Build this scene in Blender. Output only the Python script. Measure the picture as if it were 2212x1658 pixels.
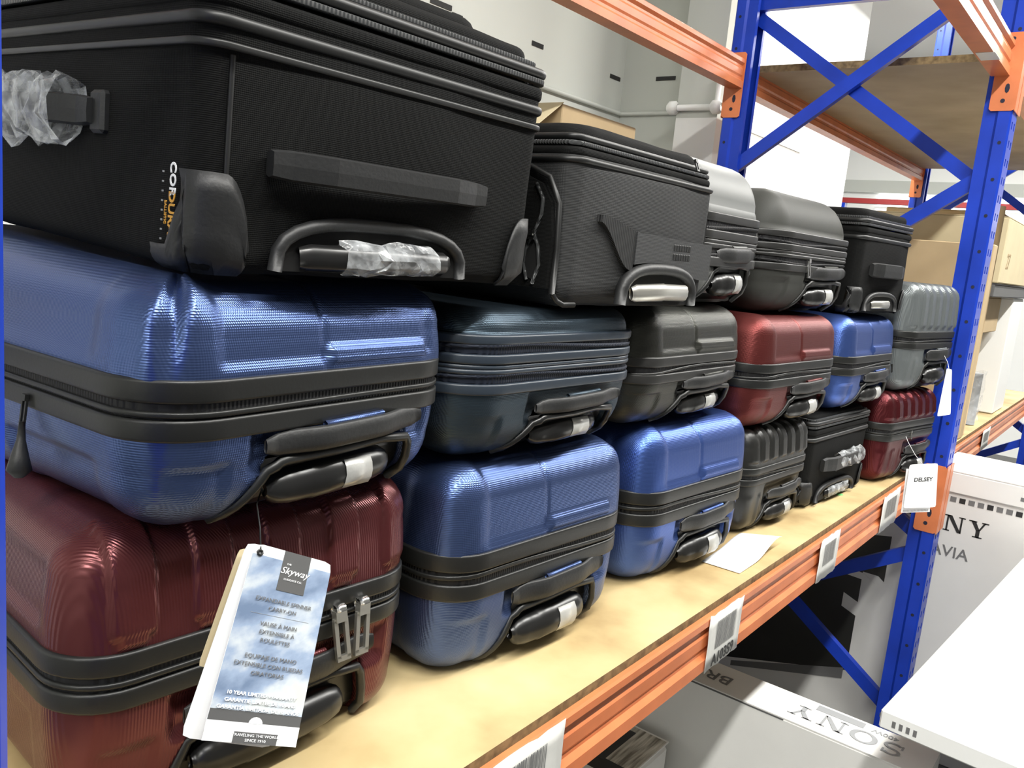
import bpy, math, random
from mathutils import Vector, Matrix, noise
random.seed(7)
for o in list(bpy.data.objects): bpy.data.objects.remove(o, do_unlink=True)
sc = bpy.context.scene
COL = sc.collection
# ------------------------------------------------------------------ camera
cam_d = bpy.data.cameras.new('camera'); cam = bpy.data.objects.new('camera', cam_d); COL.objects.link(cam)
cam_d.sensor_width = 36.0; cam_d.lens = 36.0*1800/2212; cam_d.clip_start = 0.02
_r = Vector((0.61446839, -0.78348494, 0.09262794)); _d = Vector((-0.07439288, -0.17442505, -0.9818562)); _f = Vector((0.78542618, 0.59642874, -0.16546438))
_u = -_d; _b = -_f
cam.matrix_world = Matrix(((_r.x, _u.x, _b.x, 0.0), (_r.y, _u.y, _b.y, -0.486), (_r.z, _u.z, _b.z, 1.54), (0, 0, 0, 1)))
sc.camera = cam
# ------------------------------------------------------------------ world, exposure
w = bpy.data.worlds.new('World'); sc.world = w; w.use_nodes = True
w.node_tree.nodes['Background'].inputs[0].default_value = (0.95, 1.0, 0.97, 1)
w.node_tree.nodes['Background'].inputs[1].default_value = 0.15
sc.view_settings.view_transform = 'Standard'; sc.view_settings.look = 'None'
sc.view_settings.exposure = 0.0; sc.view_settings.gamma = 1.0; sc.view_settings.use_curve_mapping = False
LIGHT_W = 60.0            # watts of each aisle lamp
LAMPS = [(-2.5, -.90), (-1.2, -.90), (0.1, -.90), (1.7, -.90), (3.3, -.90), (4.9, -.90), (4.6, 0.95), (6.6, 0.95), (6.6, -.90)]   # x, y of the ceiling lamps
LAMP_Z = 3.35

# ================================================================== materials
def M_new(name):
    m = bpy.data.materials.new(name); m.use_nodes = True
    return m, m.node_tree, m.node_tree.nodes['Principled BSDF']
def N(nt, t, **kw):
    n = nt.nodes.new(t)
    for k, v in kw.items():
        if k in n.inputs: n.inputs[k].default_value = v
        else: setattr(n, k, v)
    return n
def c4(c): return (c[0], c[1], c[2], 1)
def plain(name, col, rough=.5, metal=0.0, bump=0.0, bscale=200.0, var=0.0, vscale=6.0, spec=.5, coat=0.0):
    m, nt, p = M_new(name)
    p.inputs['Base Color'].default_value = c4(col); p.inputs['Roughness'].default_value = rough
    p.inputs['Metallic'].default_value = metal; p.inputs['Specular IOR Level'].default_value = spec; p.inputs['Coat Weight'].default_value = coat
    tc = N(nt, 'ShaderNodeTexCoord')
    if var > 0:
        n = N(nt, 'ShaderNodeTexNoise', Scale=vscale, Detail=4.0); nt.links.new(tc.outputs['Object'], n.inputs['Vector'])
        r = N(nt, 'ShaderNodeMapRange'); r.inputs[1].default_value = .3; r.inputs[2].default_value = .7; r.inputs[3].default_value = 1-var; r.inputs[4].default_value = 1+var
        nt.links.new(n.outputs[0], r.inputs[0])
        mx = N(nt, 'ShaderNodeMix', data_type='RGBA', blend_type='MULTIPLY'); mx.inputs[0].default_value = 1; mx.inputs[6].default_value = c4(col)
        nt.links.new(r.outputs[0], mx.inputs[7]); nt.links.new(mx.outputs[2], p.inputs['Base Color'])
    if bump > 0:
        n = N(nt, 'ShaderNodeTexNoise', Scale=bscale, Detail=3.0); nt.links.new(tc.outputs['Object'], n.inputs['Vector'])
        b = N(nt, 'ShaderNodeBump', Strength=bump, Distance=.002); nt.links.new(n.outputs[0], b.inputs['Height']); nt.links.new(b.outputs[0], p.inputs['Normal'])
    return m
def weave(name, col, pitch=.0022, rough=.38, metal=.35, bump=.35, spec=.28, line=False):
    """moulded shell with fine crosshatch relief"""
    m, nt, p = M_new(name)
    p.inputs['Base Color'].default_value = c4(col); p.inputs['Roughness'].default_value = rough; p.inputs['Metallic'].default_value = metal; p.inputs['Specular IOR Level'].default_value = spec
    tc = N(nt, 'ShaderNodeTexCoord'); sx = N(nt, 'ShaderNodeSeparateXYZ'); nt.links.new(tc.outputs['Object'], sx.inputs[0])
    def math_(op, a, b=None):
        n = N(nt, 'ShaderNodeMath', operation=op)
        for i, v in enumerate((a, b)):
            if v is None: continue
            if isinstance(v, (int, float)): n.inputs[i].default_value = v
            else: nt.links.new(v, n.inputs[i])
        return n.outputs[0]
    k = 2*math.pi/pitch
    s = math_('ADD', sx.outputs[0], sx.outputs[1])
    if line:
        h = math_('SINE', math_('MULTIPLY', s, k))
    else:
        a = math_('SINE', math_('MULTIPLY', math_('ADD', s, sx.outputs[2]), k*.7)); b_ = math_('SINE', math_('MULTIPLY', math_('SUBTRACT', s, sx.outputs[2]), k*.7))
        h = math_('MULTIPLY', a, b_)
    b = N(nt, 'ShaderNodeBump', Strength=bump, Distance=.0006); nt.links.new(h, b.inputs['Height']); nt.links.new(b.outputs[0], p.inputs['Normal'])
    return m
def emit(name, col, s):
    m, nt, p = M_new(name); p.inputs['Base Color'].default_value = c4(col); p.inputs['Emission Color'].default_value = c4(col); p.inputs['Emission Strength'].default_value = s; return m
def ramp_noise(name, stops, scale, rough=.6, detail=6.0, stretch=(1, 1, 1), bump=0.0, spec=.5):
    m, nt, p = M_new(name); p.inputs['Roughness'].default_value = rough; p.inputs['Specular IOR Level'].default_value = spec
    tc = N(nt, 'ShaderNodeTexCoord'); mp = N(nt, 'ShaderNodeMapping'); mp.inputs['Scale'].default_value = stretch
    n = N(nt, 'ShaderNodeTexNoise', Scale=scale, Detail=detail); r = N(nt, 'ShaderNodeValToRGB')
    nt.links.new(tc.outputs['Object'], mp.inputs[0]); nt.links.new(mp.outputs[0], n.inputs['Vector']); nt.links.new(n.outputs[0], r.inputs[0]); nt.links.new(r.outputs[0], p.inputs['Base Color'])
    e = r.color_ramp.elements
    while len(e) < len(stops): e.new(.5)
    for el, (q, c) in zip(e, stops): el.position = q; el.color = c4(c)
    if bump:
        b = N(nt, 'ShaderNodeBump', Strength=bump, Distance=.001); nt.links.new(n.outputs[0], b.inputs['Height']); nt.links.new(b.outputs[0], p.inputs['Normal'])
    return m
def film(name, alpha=.55):
    m, nt, p = M_new(name); out = nt.nodes['Material Output']
    p.inputs['Base Color'].default_value = (.75, .78, .8, 1); p.inputs['Roughness'].default_value = .12; p.inputs['Specular IOR Level'].default_value = .8
    tc = N(nt, 'ShaderNodeTexCoord'); n = N(nt, 'ShaderNodeTexNoise', Scale=55.0, Detail=3.0); nt.links.new(tc.outputs['Object'], n.inputs['Vector'])
    r = N(nt, 'ShaderNodeMapRange'); r.inputs[1].default_value = .35; r.inputs[2].default_value = .75; r.inputs[3].default_value = .12; r.inputs[4].default_value = alpha
    nt.links.new(n.outputs[0], r.inputs[0])
    b = N(nt, 'ShaderNodeBump', Strength=.6, Distance=.004); nt.links.new(n.outputs[0], b.inputs['Height']); nt.links.new(b.outputs[0], p.inputs['Normal'])
    t = N(nt, 'ShaderNodeBsdfTransparent'); mx = N(nt, 'ShaderNodeMixShader'); nt.links.new(r.outputs[0], mx.inputs[0]); nt.links.new(t.outputs[0], mx.inputs[1]); nt.links.new(p.outputs[0], mx.inputs[2]); nt.links.new(mx.outputs[0], out.inputs[0])
    return m

MAT = {}
MAT['blue'] = weave('blue_shell', (.080, .122, .280), .0030, .29, .85, .26)
MAT['blue_far'] = weave('blue_shell_bright', (.066, .120, .370), .0030, .33, .80, .20)
MAT['teal'] = weave('slate_teal_shell', (.046, .066, .086), .0026, .36, .75, .25)
MAT['grey'] = weave('olive_grey_shell', (.050, .051, .045), .0026, .36, .70, .22)
MAT['red'] = weave('brick_red_shell', (.135, .030, .028), .0026, .38, .70, .22)
MAT['maroon'] = weave('maroon_shell', (.112, .027, .029), .0028, .25, .55, .20, .5, line=True)
MAT['darkred'] = weave('dark_red_shell', (.085, .014, .017), .0028, .28, .65, .2, line=True)
MAT['silver'] = weave('steel_grey_shell', (.150, .166, .170), .0028, .30, .4, .2, .45, line=True)
MAT['pale'] = plain('pale_grey_shell', (.130, .135, .131), .48, .0, spec=.4)
MAT['ash'] = plain('ash_grey_shell', (.042, .043, .039), .58, .0, .08, 500, spec=.22)
MAT['blackshell'] = plain('black_shell', (.014, .014, .013), .36, 0, .1, 600)
MAT['trim'] = plain('black_trim', (.009, .0095, .009), .42, 0, .06, 300)
MAT['tealtrim'] = plain('slate_trim', (.022, .031, .044), .38)
MAT['greytrim'] = plain('grey_trim', (.018, .018, .0175), .42)
MAT['zip'] = weave('zipper_tape', (.010, .010, .011), .0040, .55, 0, .9, line=True)
MAT['tealzip'] = weave('navy_zipper_tape', (.014, .018, .030), .0040, .55, 0, .8, line=True)
MAT['teeth'] = weave('zipper_teeth', (.055, .057, .058), .0042, .35, .2, 1.0, line=True)
MAT['rubber'] = plain('black_rubber', (.013, .0135, .014), .50, 0, .15, 250)
MAT['grip'] = plain('black_grip', (.010, .010, .010), .30)
MAT['chrome'] = plain('chrome', (.72, .72, .70), .22, 1.0)
MAT['satin'] = plain('satin_nickel', (.62, .61, .56), .35, .9)
MAT['label'] = plain('silver_label', (.50, .50, .48), .35, .3, .3, 120)
MAT['fabric'] = weave('black_nylon', (.0048, .0050, .0049), .0022, .85, 0, .4, spec=.16)
MAT['fabric2'] = weave('charcoal_nylon', (.026, .0265, .027), .0026, .72, 0, .4, spec=.3)
MAT['fabric3'] = weave('grey_nylon', (.034, .035, .036), .0026, .60, 0, .3, spec=.4)
MAT['fabricribbed'] = weave('ribbed_charcoal_nylon', (.021, .0215, .022), .0042, .65, 0, .9, line=True)
MAT['piping'] = plain('piping', (.012, .0125, .0125), .45)
MAT['darkpocket'] = plain('pocket_lining', (.006, .006, .006), .9)
MAT['film'] = film('plastic_film', .62)
MAT['clear'] = film('clear_plastic', .40)
MAT['rackblue'] = plain('rack_blue_paint', (.010, .044, .430), .32, 0, .03, 60, .15, 9, spec=.35)
MAT['orange'] = plain('rack_orange_paint', (.62, .185, .070), .34, 0, .03, 60, .14, 12, spec=.5)
MAT['redbeam'] = plain('red_paint', (.26, .022, .022), .5)
MAT['hole'] = plain('slot_shadow_steel', (.010, .012, .03), .8)
MAT['board'] = ramp_noise('particle_board', [(.30, (.33, .225, .10)), (.50, (.54, .41, .205)), (.70, (.64, .515, .285))], 5.0, .55, 9.0, (1, 1, 1), .10)
MAT['boardedge'] = ramp_noise('particle_board_edge', [(.3, (.10, .065, .028)), (.6, (.24, .165, .075))], 60.0, .8)
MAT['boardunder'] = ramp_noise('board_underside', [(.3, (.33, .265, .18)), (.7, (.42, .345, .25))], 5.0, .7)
MAT['wall'] = plain('wall_paint', (.68, .70, .655), .7, 0, .05, 40, .03, 1.5)
MAT['wallgrey'] = plain('wall_grey_paint', (.55, .57, .53), .7, 0, .05, 40)
MAT['wallwhite'] = plain('wall_white_paint', (.86, .87, .85), .6)
MAT['walldark'] = plain('dark_grey_wall_paint', (.16, .16, .16), .7)
MAT['floor'] = plain('concrete_floor', (.085, .085, .082), .5, 0, .1, 30, .1, 4)
MAT['ceil'] = plain('ceiling_paint', (.80, .80, .78), .8)
MAT['card'] = plain('cardboard', (.50, .375, .215), .8, 0, .08, 80, .06, 8)
MAT['carddark'] = plain('cardboard_brown', (.40, .285, .155), .8, 0, .08, 80, .06, 8)
MAT['cardpale'] = plain('cardboard_pale', (.62, .53, .34), .8, 0, .08, 80, .05, 8)
MAT['white'] = plain('white_carton', (.74, .735, .71), .65, 0, .04, 30, .04, 5)
MAT['paper'] = plain('white_paper', (.86, .87, .88), .6)
MAT['ink'] = plain('black_ink', (.018, .018, .018), .6)
MAT['greyink'] = plain('grey_ink', (.16, .16, .16), .6)
MAT['palegrey'] = plain('barcode_grey', (.30, .31, .32), .6)
MAT['labelpaper'] = plain('label_paper', (.66, .66, .63), .35, 0, .2, 60, .05, 20)
MAT['print'] = ramp_noise('dark_picture_print', [(.3, (.012, .012, .011)), (.7, (.035, .034, .030))], 3.0, .45)
MAT['woodprint'] = ramp_noise('wood_grain_print', [(.35, (.16, .14, .11)), (.6, (.55, .52, .45)), (.75, (.70, .68, .62))], 9.0, .6, 6.0, (1.2, 14, 1))
MAT['sky'] = ramp_noise('cloud_picture_print', [(.32, (.15, .21, .32)), (.48, (.30, .38, .52)), (.60, (.55, .60, .64)), (.75, (.66, .66, .58))], 22.0, .35, 5.0, (1, 1, 1.6))
MAT['gold'] = plain('gold_ink', (.60, .30, .03), .5)
MAT['green'] = plain('green_sticker', (.25, .75, .25), .5)
MAT['conduit'] = plain('conduit_paint', (.62, .64, .60), .5)
MAT['shade'] = plain('grey_plastic', (.10, .10, .10), .5)
MAT['tube'] = emit('lamp_tube', (1, 1, .97), 6.0)
MAT['windowlight'] = emit('window_daylight', (1, 1, 1), 3.0)

# ================================================================== helpers
def mesh(name, v, f, mat, parent=None, smooth=True, mats=None, midx=None):
    me = bpy.data.meshes.new(name); me.from_pydata([tuple(p) for p in v], [], f)
    if mats:
        for m in mats: me.materials.append(MAT[m])
        if midx: me.polygons.foreach_set('material_index', midx)
    else: me.materials.append(MAT[mat])
    if smooth: me.polygons.foreach_set('use_smooth', [True]*len(me.polygons))
    me.update()
    o = bpy.data.objects.new(name, me); COL.objects.link(o)
    if parent: o.parent = parent
    return o
def tag(o, label=None, cat=None, group=None, kind=None):
    if label: o['label'] = label
    if cat: o['category'] = cat
    if group: o['group'] = group
    if kind: o['kind'] = kind
    return o
def thing(name, label, cat, loc, yaw=0.0, group=None):
    o = bpy.data.objects.new(name, None); COL.objects.link(o); o.location = loc; o.rotation_euler = (0, 0, math.radians(yaw)); o.empty_display_size = .05
    return tag(o, label, cat, group)
def sm(a, b, x):
    if b == a: return 1.0 if x >= a else 0.0
    t = min(1, max(0, (x-a)/(b-a))); return t*t*(3-2*t)
def bm_(x, a, b, w): return sm(a-w, a+w, x)*(1-sm(b-w, b+w, x))
def box_vf(x0, x1, y0, y1, z0, z1, b=0.0):
    if b <= 0:
        v = [(x, y, z) for z in (z0, z1) for y in (y0, y1) for x in (x0, x1)]
        f = [(0, 2, 3, 1), (4, 5, 7, 6), (0, 1, 5, 4), (2, 6, 7, 3), (0, 4, 6, 2), (1, 3, 7, 5)]
        return v, f
    # chamfered box: three vertices per corner
    v = []; ids = {}
    for iz, z in enumerate((z0, z1)):
        for iy, y in enumerate((y0, y1)):
            for ix, x in enumerate((x0, x1)):
                sx, sy, sz = (1, -1)[ix], (1, -1)[iy], (1, -1)[iz]
                for a, p in enumerate(((x, y+sy*b, z+sz*b), (x+sx*b, y, z+sz*b), (x+sx*b, y+sy*b, z))):
                    ids[(ix, iy, iz, a)] = len(v); v.append(p)
    f = []
    I = lambda x, y, z, a: ids[(x, y, z, a)]
    for s in (0, 1):
        q = [I(s, 0, 0, 0), I(s, 1, 0, 0), I(s, 1, 1, 0), I(s, 0, 1, 0)]; f.append(q if s else q[::-1])
        q = [I(0, s, 0, 1), I(1, s, 0, 1), I(1, s, 1, 1), I(0, s, 1, 1)]; f.append(q[::-1] if s else q)
        q = [I(0, 0, s, 2), I(1, 0, s, 2), I(1, 1, s, 2), I(0, 1, s, 2)]; f.append(q if s else q[::-1])
    for a in (0, 1):
        for c in (0, 1):
            f.append([I(0, a, c, 1), I(1, a, c, 1), I(1, a, c, 2), I(0, a, c, 2)])
            f.append([I(a, 0, c, 0), I(a, 1, c, 0), I(a, 1, c, 2), I(a, 0, c, 2)])
            f.append([I(a, c, 0, 0), I(a, c, 1, 0), I(a, c, 1, 1), I(a, c, 0, 1)])
    for a in (0, 1):
        for c in (0, 1):
            for d in (0, 1): f.append([I(a, c, d, 0), I(a, c, d, 1), I(a, c, d, 2)])
    return v, f
def box(name, ext, mat, parent=None, b=0.0):
    v, f = box_vf(*ext, b); return mesh(name, v, f, mat, parent, smooth=False)
def plate(name, pts2, plane, t, mat, parent=None, smooth=False):
    """polygon pts2 -> 3D through plane(u,v,w), extruded by t along w"""
    n = len(pts2); v = [plane(a, b, 0) for a, b in pts2]+[plane(a, b, t) for a, b in pts2]
    f = [list(range(n))[::-1], list(range(n, 2*n))]+[[i, (i+1) % n, n+(i+1) % n, n+i] for i in range(n)]
    return mesh(name, v, f, mat, parent, smooth)
def tube(name, path, r, mat, parent=None, n=8, closed=False, up=(0, 0, 1), ry=None, rs=None):
    """sweep an ellipse (r along up, ry sideways) along a path; rs scales each point"""
    P = [Vector(p) for p in path]; K = len(P); v = []; f = []; up = Vector(up); ry = ry or r
    for i, p in enumerate(P):
        a = P[(i-1) % K] if (closed or i > 0) else p; b = P[(i+1) % K] if (closed or i < K-1) else p
        t = (b-a).normalized(); s = t.cross(up)
        s = s.normalized() if s.length > 1e-4 else t.orthogonal().normalized()
        u = s.cross(t).normalized(); k = rs[i] if rs else 1.0
        for j in range(n):
            q = 2*math.pi*j/n; v.append(p+(u*math.cos(q)*r+s*math.sin(q)*ry)*k)
    for i in range(K if closed else K-1):
        i2 = (i+1) % K
        for j in range(n): f.append([i*n+j, i*n+(j+1) % n, i2*n+(j+1) % n, i2*n+j])
    if not closed: f.append(list(range(n))); f.append([(K-1)*n+j for j in range(n)][::-1])
    return mesh(name, v, f, mat, parent)
def outline(W, L, i, R, nf=60, ns=40, nc=8):
    """rounded rectangle, inset i; returns (x,y,nx,ny) counter-clockwise from the front left"""
    R = max(R-i, .0015) if R > i else .0015; out = []
    x0, x1, y0, y1 = i, W-i, i, L-i
    R = min(R, (x1-x0)/2*.98, (y1-y0)/2*.98)
    def seg(a, b, n, nx, ny):
        for k in range(n): t = (k+.5)/n; out.append((a[0]+(b[0]-a[0])*t, a[1]+(b[1]-a[1])*t, nx, ny))
    def cor(cx, cy, a0):
        for k in range(nc+1): q = math.radians(a0+90*k/nc); out.append((cx+R*math.cos(q), cy+R*math.sin(q), math.cos(q), math.sin(q)))
    seg((x0+R, y0), (x1-R, y0), nf, 0, -1); cor(x1-R, y0+R, -90)
    seg((x1, y0+R), (x1, y1-R), ns, 1, 0); cor(x1-R, y1-R, 0)
    seg((x1-R, y1), (x0+R, y1), nf, 0, 1); cor(x0+R, y1-R, 90)
    seg((x0, y1-R), (x0, y0+R), ns, -1, 0); cor(x0+R, y0+R, 180)
    return out
def shell(name, W, L, z0, z1, R, e, mat, parent, disp=None, nf=60, ns=40, nz=14, ne=8, ncap=14, dome=0.0, draft=.004, nc=8):
    """half shell: wall from z0 towards z1 (z1<z0 gives a lower half), rounded edge e, closed cap"""
    sg = 1 if z1 > z0 else -1; prof = []; zt = z1-sg*e
    for k in range(nz): t = k/nz; prof.append((z0+(zt-z0)*t, draft*t*t, 0.0))
    for k in range(ne+1):
        q = math.pi/2*k/ne; prof.append((zt+sg*e*math.sin(q), draft+e*(1-math.cos(q)), math.sin(q)))
    im = min(W, L)/2-.004; i0 = draft+e
    for k in range(1, ncap+1):
        t = k/ncap; prof.append((z1+sg*dome*(1-(1-t)**2), i0+(im-i0)*t, 1.0))
    v = []; f = []; M = 0
    for z, i, nzc in prof:
        ring = outline(W, L, i, R, nf, ns, nc); M = len(ring); h = math.sqrt(max(0, 1-nzc*nzc))
        for x, y, nx, ny in ring:
            n = Vector((nx*h, ny*h, sg*nzc)); p = Vector((x, y, z))
            if disp: p += n*disp(x, y, z, n)
            v.append(p)
    for k in range(len(prof)-1):
        for j in range(M):
            q = [k*M+j, k*M+(j+1) % M, (k+1)*M+(j+1) % M, (k+1)*M+j]; f.append(q if sg > 0 else q[::-1])
    q = [(len(prof)-1)*M+j for j in range(M)]; f.append(q if sg > 0 else q[::-1])
    return mesh(name, v, f, mat, parent)
def band(name, W, L, R, prof, mat, parent, nf=24, ns=24, wav=None, nc=8):
    """closed cross-section prof [(outset, z)] swept round the case outline"""
    rings = [outline(W, L, 0, R, nf, ns, nc)]; K = len(prof); v = []; f = []; M = len(rings[0])
    for j, (x, y, nx, ny) in enumerate(rings[0]):
        for o, z in prof:
            dz = wav(x, y) if wav else 0
            v.append((x+nx*o, y+ny*o, z+dz))
    for j in range(M):
        j2 = (j+1) % M
        for k in range(K): f.append([j*K+k, j2*K+k, j2*K+(k+1) % K, j*K+(k+1) % K])
    return mesh(name, v, f, mat, parent)
def rprof(o0, o1, z0, z1, r=.003):
    """rounded cross-section from outset o0 to o1, z0..z1"""
    r = min(r, (z1-z0)/2*.95, (o1-o0)*.9)
    p = [(o0, z0)]
    for k in range(5): q = -math.pi/2+math.pi/2*k/4; p.append((o1-r+r*math.cos(q), z0+r+r*math.sin(q)))
    for k in range(5): q = math.pi/2*k/4; p.append((o1-r+r*math.cos(q), z1-r+r*math.sin(q)))
    p.append((o0, z1)); return p
def text(name, s, size, mat, parent, mw, ext=.0003, bold=0.0, align='CENTER', shear=0.0, space=1.0):
    c = bpy.data.curves.new(name, 'FONT'); c.body = s; c.size = size; c.align_x = align; c.align_y = 'CENTER'; c.extrude = ext; c.offset = bold; c.shear = shear; c.space_character = space
    c.resolution_u = 3
    o = bpy.data.objects.new('tmp_text', c); COL.objects.link(o)
    dg = bpy.context.evaluated_depsgraph_get(); me = bpy.data.meshes.new_from_object(o.evaluated_get(dg)); bpy.data.objects.remove(o, do_unlink=True)
    me.materials.clear(); me.materials.append(MAT[mat]); me.transform(mw)
    q = bpy.data.objects.new(name, me); COL.objects.link(q)
    if parent: q.parent = parent
    return q
def frame(o, u, v):
    """4x4 with local x along u, y along v, origin o"""
    u = Vector(u).normalized(); v = Vector(v); v = (v-u*v.dot(u)).normalized(); n = u.cross(v)
    return Matrix(((u.x, v.x, n.x, o[0]), (u.y, v.y, n.y, o[1]), (u.z, v.z, n.z, o[2]), (0, 0, 0, 1)))
FRONT = lambda x, y, z: frame((x, y, z), (1, 0, 0), (0, 0, 1))     # lettering on a front (facing -y) surface
def wrap_film(name, a, b, rz, ry, parent, mat='film', seed=0, n=14, m=12):
    """crumpled plastic sleeve round a bar from a to b"""
    a = Vector(a); b = Vector(b); t = (b-a).normalized(); up = Vector((0, 0, 1)) if abs(t.z) < .9 else Vector((0, 1, 0)); s = t.cross(up).normalized(); v = []; f = []
    for i in range(n):
        c = a+(b-a)*i/(n-1)
        for j in range(m):
            q = 2*math.pi*j/m; k = 1+.30*noise.noise(Vector((i*.55+seed*7, j*.9, seed)))+.10*random.uniform(-1, 1)
            v.append(c+up*math.cos(q)*rz*k+s*math.sin(q)*ry*k+t*(.006*random.uniform(-1, 1)))
    for i in range(n-1):
        for j in range(m): f.append([i*m+j, i*m+(j+1) % m, (i+1)*m+(j+1) % m, (i+1)*m+j])
    return mesh(name, v, f, mat, parent, smooth=False)
def pull(parent, at, ln, mat='chrome', side=(1, 0, 0), lean=(0, 0, 0), w=.006, name='zipper_pull', solid=False):
    """zipper slider with a hanging puller"""
    at = Vector(at); side = Vector(side).normalized(); dn = (Vector((0, 0, -1))+Vector(lean)).normalized()
    out = side.cross(dn).normalized()
    v = []; f = []
    def blk(c, hs, hd, ho):
        k = len(v)
        for d in (-1, 1):
            for s in (-1, 1):
                for o in (-1, 1): v.append(c+side*hs*s+dn*hd*d+out*ho*o)
        for q in ((0, 1, 3, 2), (4, 6, 7, 5), (0, 4, 5, 1), (2, 3, 7, 6), (0, 2, 6, 4), (1, 5, 7, 3)): f.append([k+i for i in q])
    blk(at, w*.8, w*.7, w*.5)
    if solid:
        blk(at+dn*(w+ln*.5), w*.55, ln*.5, w*.22)
    else:
        for s in (-1, 1): blk(at+dn*(w*.5+ln*.5)+side*w*.75*s, w*.28, ln*.5, w*.25)
        blk(at+dn*(w*.5), w*1.0, w*.25, w*.25); blk(at+dn*(w*.5+ln), w*1.0, w*.35, w*.25)
    return mesh(name, v, f, mat, parent, smooth=False)

# ================================================================== the room
def wallbox(name, ext, mat, kind='structure'):
    o = box(name, ext, mat); o['kind'] = kind; return o
YB = 1.50
wallbox('floor', (-3.2, 11.2, -3.4, 4.2, -.1, 0), 'floor')
wallbox('ceiling', (-3.2, 11.2, -3.4, 4.2, 3.6, 3.7), 'ceil')
wallbox('wall_back', (-3.2, 3.22, YB, YB+.1, 0, 3.6), 'wall')
wallbox('wall_front', (-3.2, 11.2, -3.5, -3.4, 0, 3.6), 'walldark')
wallbox('wall_left', (-3.3, -3.2, -3.5, 4.2, 0, 3.6), 'wall')
wallbox('wall_right', (11.1, 11.2, -3.4, 4.2, 0, 3.6), 'wallwhite')
ZP = 2.075                                                          # height where the white lower paint ends
wallbox('trim_1', (-3.2, 3.20, YB-.006, YB, 0, ZP-.01), 'wallwhite')          # white lower coat on the back wall
wallbox('wall_corner', (3.20, 3.30, .98, YB+.1, 0, 3.6), 'wallgrey')
p_ = wallbox('wall_pillar', (3.0, 3.20, .95, 1.12, ZP, 3.6), 'wallgrey')
wallbox('wall_pillar_base', (3.0, 3.20, .95, 1.12, 0, ZP), 'wallwhite')
wallbox('wall_rear', (3.30, 6.4, YB, YB+.1, 0, 3.6), 'wallwhite')
wallbox('trim_2', (3.32, 5.40, YB-.006, YB, ZP+.2, 3.6), 'wallgrey')
wallbox('wall_recess', (6.4, 11.1, 2.6, 2.7, 0, 3.6), 'wallwhite')
wallbox('trim_3', (8.96, 9.0, -2.6, 2.6, 2.38, 2.50), 'wallgrey')
wallbox('wall_far', (9.0, 9.1, -3.4, 2.6, 0, 3.6), 'wallwhite')
o = wallbox('window_1', (8.97, 9.0, -2.4, 1.95, 2.12, 2.36), 'windowlight')
box('window_frame', (8.955, 8.99, -2.42, 1.97, 2.225, 2.245), 'wallwhite', o)
def conduit(name, pts, r, label):
    return tag(tube(name, pts, r, 'conduit', n=8), label, 'conduit')
conduit('wall_conduit', [(-.5, YB-.012, 2.13), (3.18, YB-.012, 2.13), (3.188, YB-.02, 2.13), (3.188, 1.13, 2.13)], .009, 'thin painted conduit running along the back wall into the corner')
th = thing('pipe_fitting', 'white dumbbell shaped pipe fitting on the grey wall pillar', 'pipe', (2.985, 1.0, 2.11))
tube('pipe', [(0, -.05, .0), (0, .13, .0)], .012, 'wallwhite', th, 10)
for yy in (-.05, .13):
    tube('end_cap', [(0, yy-.022, 0), (0, yy-.012, 0), (0, yy+.012, 0), (0, yy+.022, 0)], .026, 'wallwhite', th, 12, rs=[.6, 1, 1, .6])
tube('riser', [(0, -.05, .02), (0, -.05, .11)], .010, 'wallwhite', th, 8)
for i, (mx, mz, ml, yw) in enumerate(((2.05, 2.272, .10, 0), (2.13, 2.255, .05, 0), (2.575, 2.270, .07, 0), (3.13, 2.268, .08, 0))):
    tag(box('wall_mark', (mx-ml/2, mx+ml/2, YB-.0035, YB-.001, mz-.008, mz+.008), 'ink'),
        ('longest black dash painted high on the back wall', 'short black dash just right of the longest wall dash', 'black dash on the back wall above the open carton', 'black dash on the back wall next to the corner')[i], 'wall mark', 'black dashes painted on the wall')
tag(box('wall_mark', (3.196, 3.199, 1.25, 1.34, 2.262, 2.278), 'ink'), 'black dash on the narrow side wall past the corner', 'wall mark', 'black dashes painted on the wall')
# ------------------------------------------------------------------ ceiling lamps
for i, (lx, ly) in enumerate(LAMPS):
    t = thing('ceiling_lamp', 'twin tube fluorescent lamp under the ceiling', 'lamp', (lx, ly, LAMP_Z), 0, 'fluorescent ceiling lamps')
    box('housing', (-.62, .62, -.08, .08, .03, .10), 'wallwhite', t, .006)
    for s in (-1, 1): tube('tube', [(-.6, s*.045, .012), (.6, s*.045, .012)], .013, 'tube', t, 8)
    for s in (-1, 1): tube('hanger', [(s*.4, 0, .10), (s*.4, 0, .35)], .004, 'chrome', t, 6)
    l = bpy.data.lights.new('lamp_light', 'AREA'); l.shape = 'RECTANGLE'; l.size = 1.2; l.size_y = .10; l.energy = LIGHT_W; l.color = (1.0, .985, .94)
    lo = bpy.data.objects.new('lamp_light', l); COL.objects.link(lo); lo.parent = t; lo.location = (0, 0, -.006)

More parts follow.
